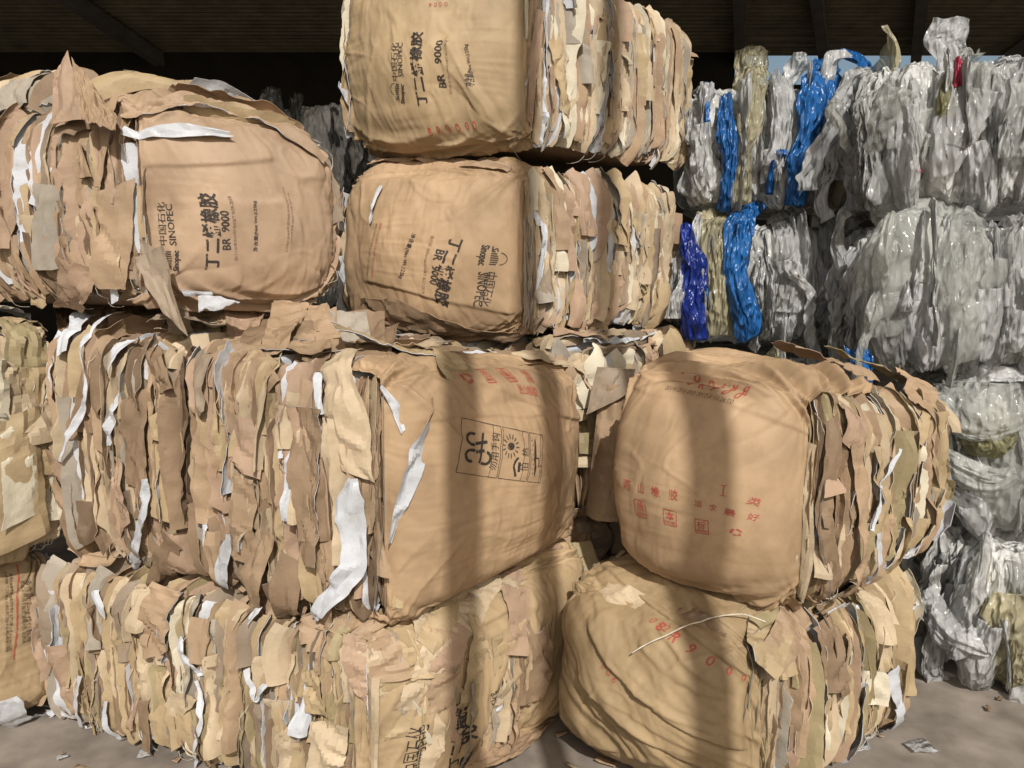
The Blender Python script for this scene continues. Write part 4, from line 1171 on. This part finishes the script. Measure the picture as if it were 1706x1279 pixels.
# the olive ball of film
def ball():
    c = unproj(1640, 722, 2.86)
    a, b = np.meshgrid(np.linspace(0, 2 * math.pi, 70), np.linspace(.02, math.pi - .02, 44))
    x, y, z = np.cos(a) * np.sin(b), np.sin(a) * np.sin(b), np.cos(b)
    r = .095 * (1 + .10 * ridged(z * 2 + x * 2, x * 4 + y, 5, 3) + .12 * lnoise(x * 4 + 9, z * 3 + y * 3, 6) + .05 * lnoise(x * 11, z * 9 + y * 5, 8)) * (1 + .25 * np.clip(z - .6, 0, 1))
    r[:, -1] = r[:, 0]
    G = c + np.stack([x * r, y * r, z * r * .95], -1)
    P4_ = mk("film_ball", [surf_only(G)], [FO], P3.root)
ball()
strand(P3, "R", [(1600, 670, .05), (1640, 690, .07), (1690, 680, .05)], FV, seed=50, n=.20, dome=.05)
strand(P3, "R", [(1590, 690, .03), (1600, 740, .03), (1640, 785, .05), (1680, 770, .03)], FV, seed=51, n=.19, dome=.04)
# ================================================================== print on the sacks
def rot_bm(bm, deg, cx=0, cy=0, sc=1.0):
    c, s_ = math.cos(math.radians(deg)), math.sin(math.radians(deg))
    for v in bm.verts:
        x, y = v.co.x * sc, v.co.y * sc
        v.co.x = cx + x * c - y * s_; v.co.y = cy + x * s_ + y * c
    return bm

def merge(bms):
    out = bmesh.new()
    for b in bms:
        me = bpy.data.meshes.new("m"); b.to_mesh(me); b.free(); out.from_mesh(me); bpy.data.meshes.remove(me)
    return out

def emblem():
    """rising bars under a round outline, with the small word below"""
    P = []
    for i in range(7):
        P.append(stroke(.9 + i * .33, .95, .9 + i * .33, 1.35 + .22 * i - .03 * i * i, .17))
    P += ring(1.95, 1.75, .95, .10, 10, 170)
    P += [stroke(.1, 1.0, .75, 1.0, .14), stroke(.75, 1.0, .35, 1.45, .14), stroke(.35, 1.45, .85, 1.6, .14)]
    return merge([poly_bm(P), text_polys("Sinopec", .03)])

def stamp(ch, small=""):
    bms = [poly_bm(frame(0, 0, 1, 1.15, .07)), rot_bm(text_polys(ch, .01), 0, .12, .42, .74)]
    bms.append(poly_bm([stroke(.1, .22 + .07 * k, .9, .22 + .07 * k, .03) for k in (-1, 0, 1)] + [stroke(.2 + .15 * k, .12, .2 + .15 * k, .32, .03) for k in range(5)]))
    return merge(bms)

def recycle():
    P = []
    for k in range(3):
        P += ring(0, 0, .36, .22, 120 * k + 8, 120 * k + 80, 6)
        t = math.radians(120 * k + 80)
        P.append([(.20 * math.cos(t), .20 * math.sin(t)), (.56 * math.cos(t), .56 * math.sin(t)), (.38 * math.cos(t + .55), .38 * math.sin(t + .55))])
    return poly_bm(P)

# top left bale: the print reads upward
text(LT, "中国石化", (278, 409), (273, 337), stretch=.74)
text(LT, "SINOPEC", (293, 407), (288, 340), bold=.012, stretch=.74)
lay(LT, emblem(), (298, 453), (297, 418), INK, "lettering")
text(LT, "丁二烯橡胶", (361, 451), (354, 321), bold=.028, stretch=.74)
text(LT, "BR  9000", (384, 417), (379, 350), bold=.02, stretch=.74)
text(LT, "执行标准(Standard):GB/T 8659-2018", (395, 433), (386, 327), FADED, stretch=.74)
text(LT, "净含量(Net Wt.):25kg", (429, 419), (424, 335), bold=.01, stretch=.74)
text(LT, "合成橡胶 防潮防晒 请勿抛掷 使用前请核对批号", (478, 420), (474, 312), FADED, stretch=.74)
text(LT, "生产日期 批号 见包装封口处 保持干燥", (487, 405), (482, 322), FADED, stretch=.74)
text(LT, "BR", (314, 146), (290, 147), REDINK, stretch=.74)
# topmost bale
text(C1, "中国石化", (663, 133), (663, 70))
text(C1, "SINOPEC", (672, 128), (671, 70), bold=.012)
lay(C1, emblem(), (675, 174), (673, 141), INK, "lettering")
text(C1, "丁二烯橡胶", (711, 176), (704, 54), bold=.028)
text(C1, "BR   9000", (744, 145), (739, 66), bold=.02)
text(C1, "执行标准(Standard):GB/T 8659-2018", (753, 157), (748, 66), FADED)
text(C1, "净含量(Net Wt.):25kg", (787, 144), (778, 72), bold=.01)
text(C1, "B  R  9  0  0  0", (716, 226), (797, 213), REDINK, bold=.02)
text(C1, "0 0 0 6", (745, 3), (715, 6), REDINK)
# second bale: upside down
text(C2, "丁二烯橡胶", (752, 394), (730, 507), bold=.028)
text(C2, "BR  9000", (727, 414), (715, 473), bold=.02)
text(C2, "执行标准(Standard):GB/T 8659-2018", (719, 393), (702, 488), FADED)
text(C2, "净含量(Net Wt.):25kg", (688, 387), (665, 463), bold=.01)
lay(C2, emblem(), (805, 408), (798, 440), INK, "lettering")
text(C2, "SINOPEC", (798, 453), (788, 508), bold=.012)
text(C2, "中国石化", (809, 452), (799, 508))
text(C2, "使用前请核对批号 防潮 防晒 请勿抛掷 合成橡胶", (634, 372), (618, 462), REDINK)
text(C2, "请保持包装干燥 避免阳光直射 生产日期见封口", (627, 372), (611, 458), FADED)
# bale with red print
text(RT, "燕   山   橡   胶", (1040, 810), (1131, 833), REDINK, bold=.01)
text(RT, "追   求   最   好", (1158, 842), (1264, 868), REDINK, bold=.01)
lay(RT, poly_bm([stroke(.5, 0, .5, 1.4, .16), stroke(.1, 0, .9, 0, .1), stroke(.1, 1.4, .9, 1.4, .1)]), (1199, 824), (1208, 826), REDINK, "lettering")
text(RT, "类", (1244, 838), (1264, 842), REDINK, bold=.01)
lay(RT, stamp("质"), (1062, 858), (1079, 862), REDINK, "quality_stamp")
lay(RT, stamp("本"), (1108, 872), (1128, 877), REDINK, "quality_stamp")
lay(RT, stamp("标"), (1158, 886), (1181, 890), REDINK, "quality_stamp")
lay(RT, recycle(), (1214, 884), (1239, 888), REDINK, "recycling_mark")
text(RT, "B  R  9  0  0  0", (1252, 646), (1144, 622), REDINK, bold=.02)
text(RT, "8  R  9  0  0", (1142, 641), (1230, 666), REDINK, bold=.015)
text(RT, "20141219 013 2012 5 15:26:00", (1108, 650), (1220, 673), FADED)
# bottom right bale
text(RB, "B   R   9   0   0   0", (1092, 1048), (1242, 1134), REDINK, bold=.02)
text(RB, "0 5 2 3", (1080, 1035), (1120, 1062), REDINK)
text(RB, "0 0 6", (1000, 1110), (1022, 1138), REDINK)
# bottom left bale
text(LB, "BR  9000", (776, 1279), (783, 1172), bold=.02)
text(LB, "丁二烯橡胶", (760, 1279), (775, 1165), bold=.012)
text(LB, "SINOPEC", (706, 1285), (716, 1205), bold=.012)
text(LB, "中国石化", (696, 1285), (706, 1205))
text(LB, "净含量(Net Wt.):25kg", (815, 1240), (824, 1150), bold=.01)
text(LB, "执行标准(Standard):GB/T", (848, 1160), (856, 1092), FADED)
text(LB, "请保持包装干燥 避免阳光直射", (880, 1140), (900, 1062), FADED)
text(LB, "使用前请核对批号 防潮", (890, 1140), (908, 1066), FADED)
text(LB, "0 6", (800, 1120), (790, 1085), REDINK)
# widest bale: boxed handling symbols, lying on their side
def symbols():
    P = frame(0, 0, .43, .52, .006) + frame(.45, 0, .78, .52, .006) + frame(.80, 0, 1.0, .52, .006)
    P += [stroke(.345, 0, .345, .52, .005), stroke(.705, 0, .705, .52, .005), stroke(.965, 0, .965, .52, .005)]
    P += ring(.12, .34, .055, .028, 60, 300) + ring(.12, .18, .055, .028, 60, 300) + ring(.27, .18, .06, .028, -120, 80)
    P += [stroke(.155, .30, .28, .34, .03), stroke(.16, .22, .26, .25, .03), stroke(.22, .12, .23, .42, .022)]
    P += ring(.545, .34, .020, .04, 0, 360, 12)
    for k in range(14):
        t = 2 * math.pi * k / 14
        P.append(stroke(.545 + .06 * math.cos(t), .34 + .075 * math.sin(t), .545 + .095 * math.cos(t), .34 + .125 * math.sin(t), .010))
    P += [stroke(.60, .14, .64, .24, .022), stroke(.60, .14, .64, .04, .022), stroke(.665, .09, .665, .19, .03)]
    P.append([(.855, .26), (.868, .44), (.882, .47), (.892, .44), (.895, .26), (.892, .08), (.880, .05), (.868, .08)])
    P += [stroke(.89, .26, .945, .26, .012), stroke(.945, .26, .945, .17, .010), stroke(.945, .17, .925, .17, .010)]
    for k in range(8):
        P.append(stroke(.835 - .012 * (k % 2), .08 + .05 * k, .845 - .012 * (k % 2), .10 + .05 * k, .008))
    t1 = rot_bm(text_polys("勿用手钩"), 90, .405, .07, .095); t2 = rot_bm(text_polys("怕  热"), 90, .762, .10, .10); t3 = rot_bm(text_polys("怕    湿"), 90, .995, .10, .03)
    return merge([poly_bm(P), t1, t2, t3])
lay(LM, symbols(), (758, 787), (900, 803), INK, "handling_symbols")
lay(LM, stamp("检"), (813, 636), (828, 636), REDINK, "quality_stamp")
lay(LM, stamp("品"), (848, 634), (862, 635), REDINK, "quality_stamp")
lay(LM, stamp("质"), (878, 634), (890, 637), REDINK, "quality_stamp")
lay(LM, recycle(), (768, 628), (788, 629), REDINK, "recycling_mark")
text(LM, "燕山橡胶", (866, 655), (896, 660), REDINK, bold=.01)
# far left bottom bale: fine print and a red stripe
text(LLB, "合成橡胶 丁二烯橡胶 使用前请核对批号 防潮防晒 请勿抛掷", (6, 952), (8, 1085), FADED, bold=.01)
text(LLB, "请保持包装干燥 避免阳光直射 生产日期 批号 见包装封口处", (14, 955), (15, 1085), FADED, bold=.01)
text(LLB, "贮存于通风干燥处 运输时防止雨淋", (34, 968), (36, 1072), FADED, bold=.01)
text(LLB, "净含量 25kg 执行标准", (43, 966), (44, 1070), FADED, bold=.01)
lay(LLB, poly_bm([stroke(i / 12, .004 * math.sin(i * .9), (i + 1) / 12, .004 * math.sin(i * .9 + .9), .018) for i in range(12)]), (27, 940), (23, 1100), REDINK, "red_stripe")

# scraps and grit on the ground
def litter():
    rng = random.Random(9); P = []; mats = [KR[0], KR[4], WHITE, KR[3], FM]
    for i in range(110):
        x, y = rng.uniform(-1.9, 2.6), rng.uniform(1.2, 3.4)
        a = rng.uniform(0, 6.3); l = rng.uniform(.006, .05) * rng.choice([1, 1, .4]); w_ = l * rng.uniform(.2, .8)
        s_ = np.linspace(-1, 1, 5)[:, None]; t = np.linspace(-1, 1, 4)[None, :]
        X = s_ * l; Y = t * w_ * (1 - .4 * s_ * rng.uniform(-1, 1))
        Z = .004 + np.abs(facets(X + i, Y, i, .8)) + 0 * X
        G = np.stack([x + X * math.cos(a) - Y * math.sin(a), y + X * math.sin(a) + Y * math.cos(a), Z + 0 * Y], -1)
        m = rng.randrange(5)
        P.append(sheet(G, .001, m, m))
    o = mk("litter", P, mats)
    tag(o, "small scraps of paper and film littering the ground around the bales", "litter", kind="stuff")
litter()
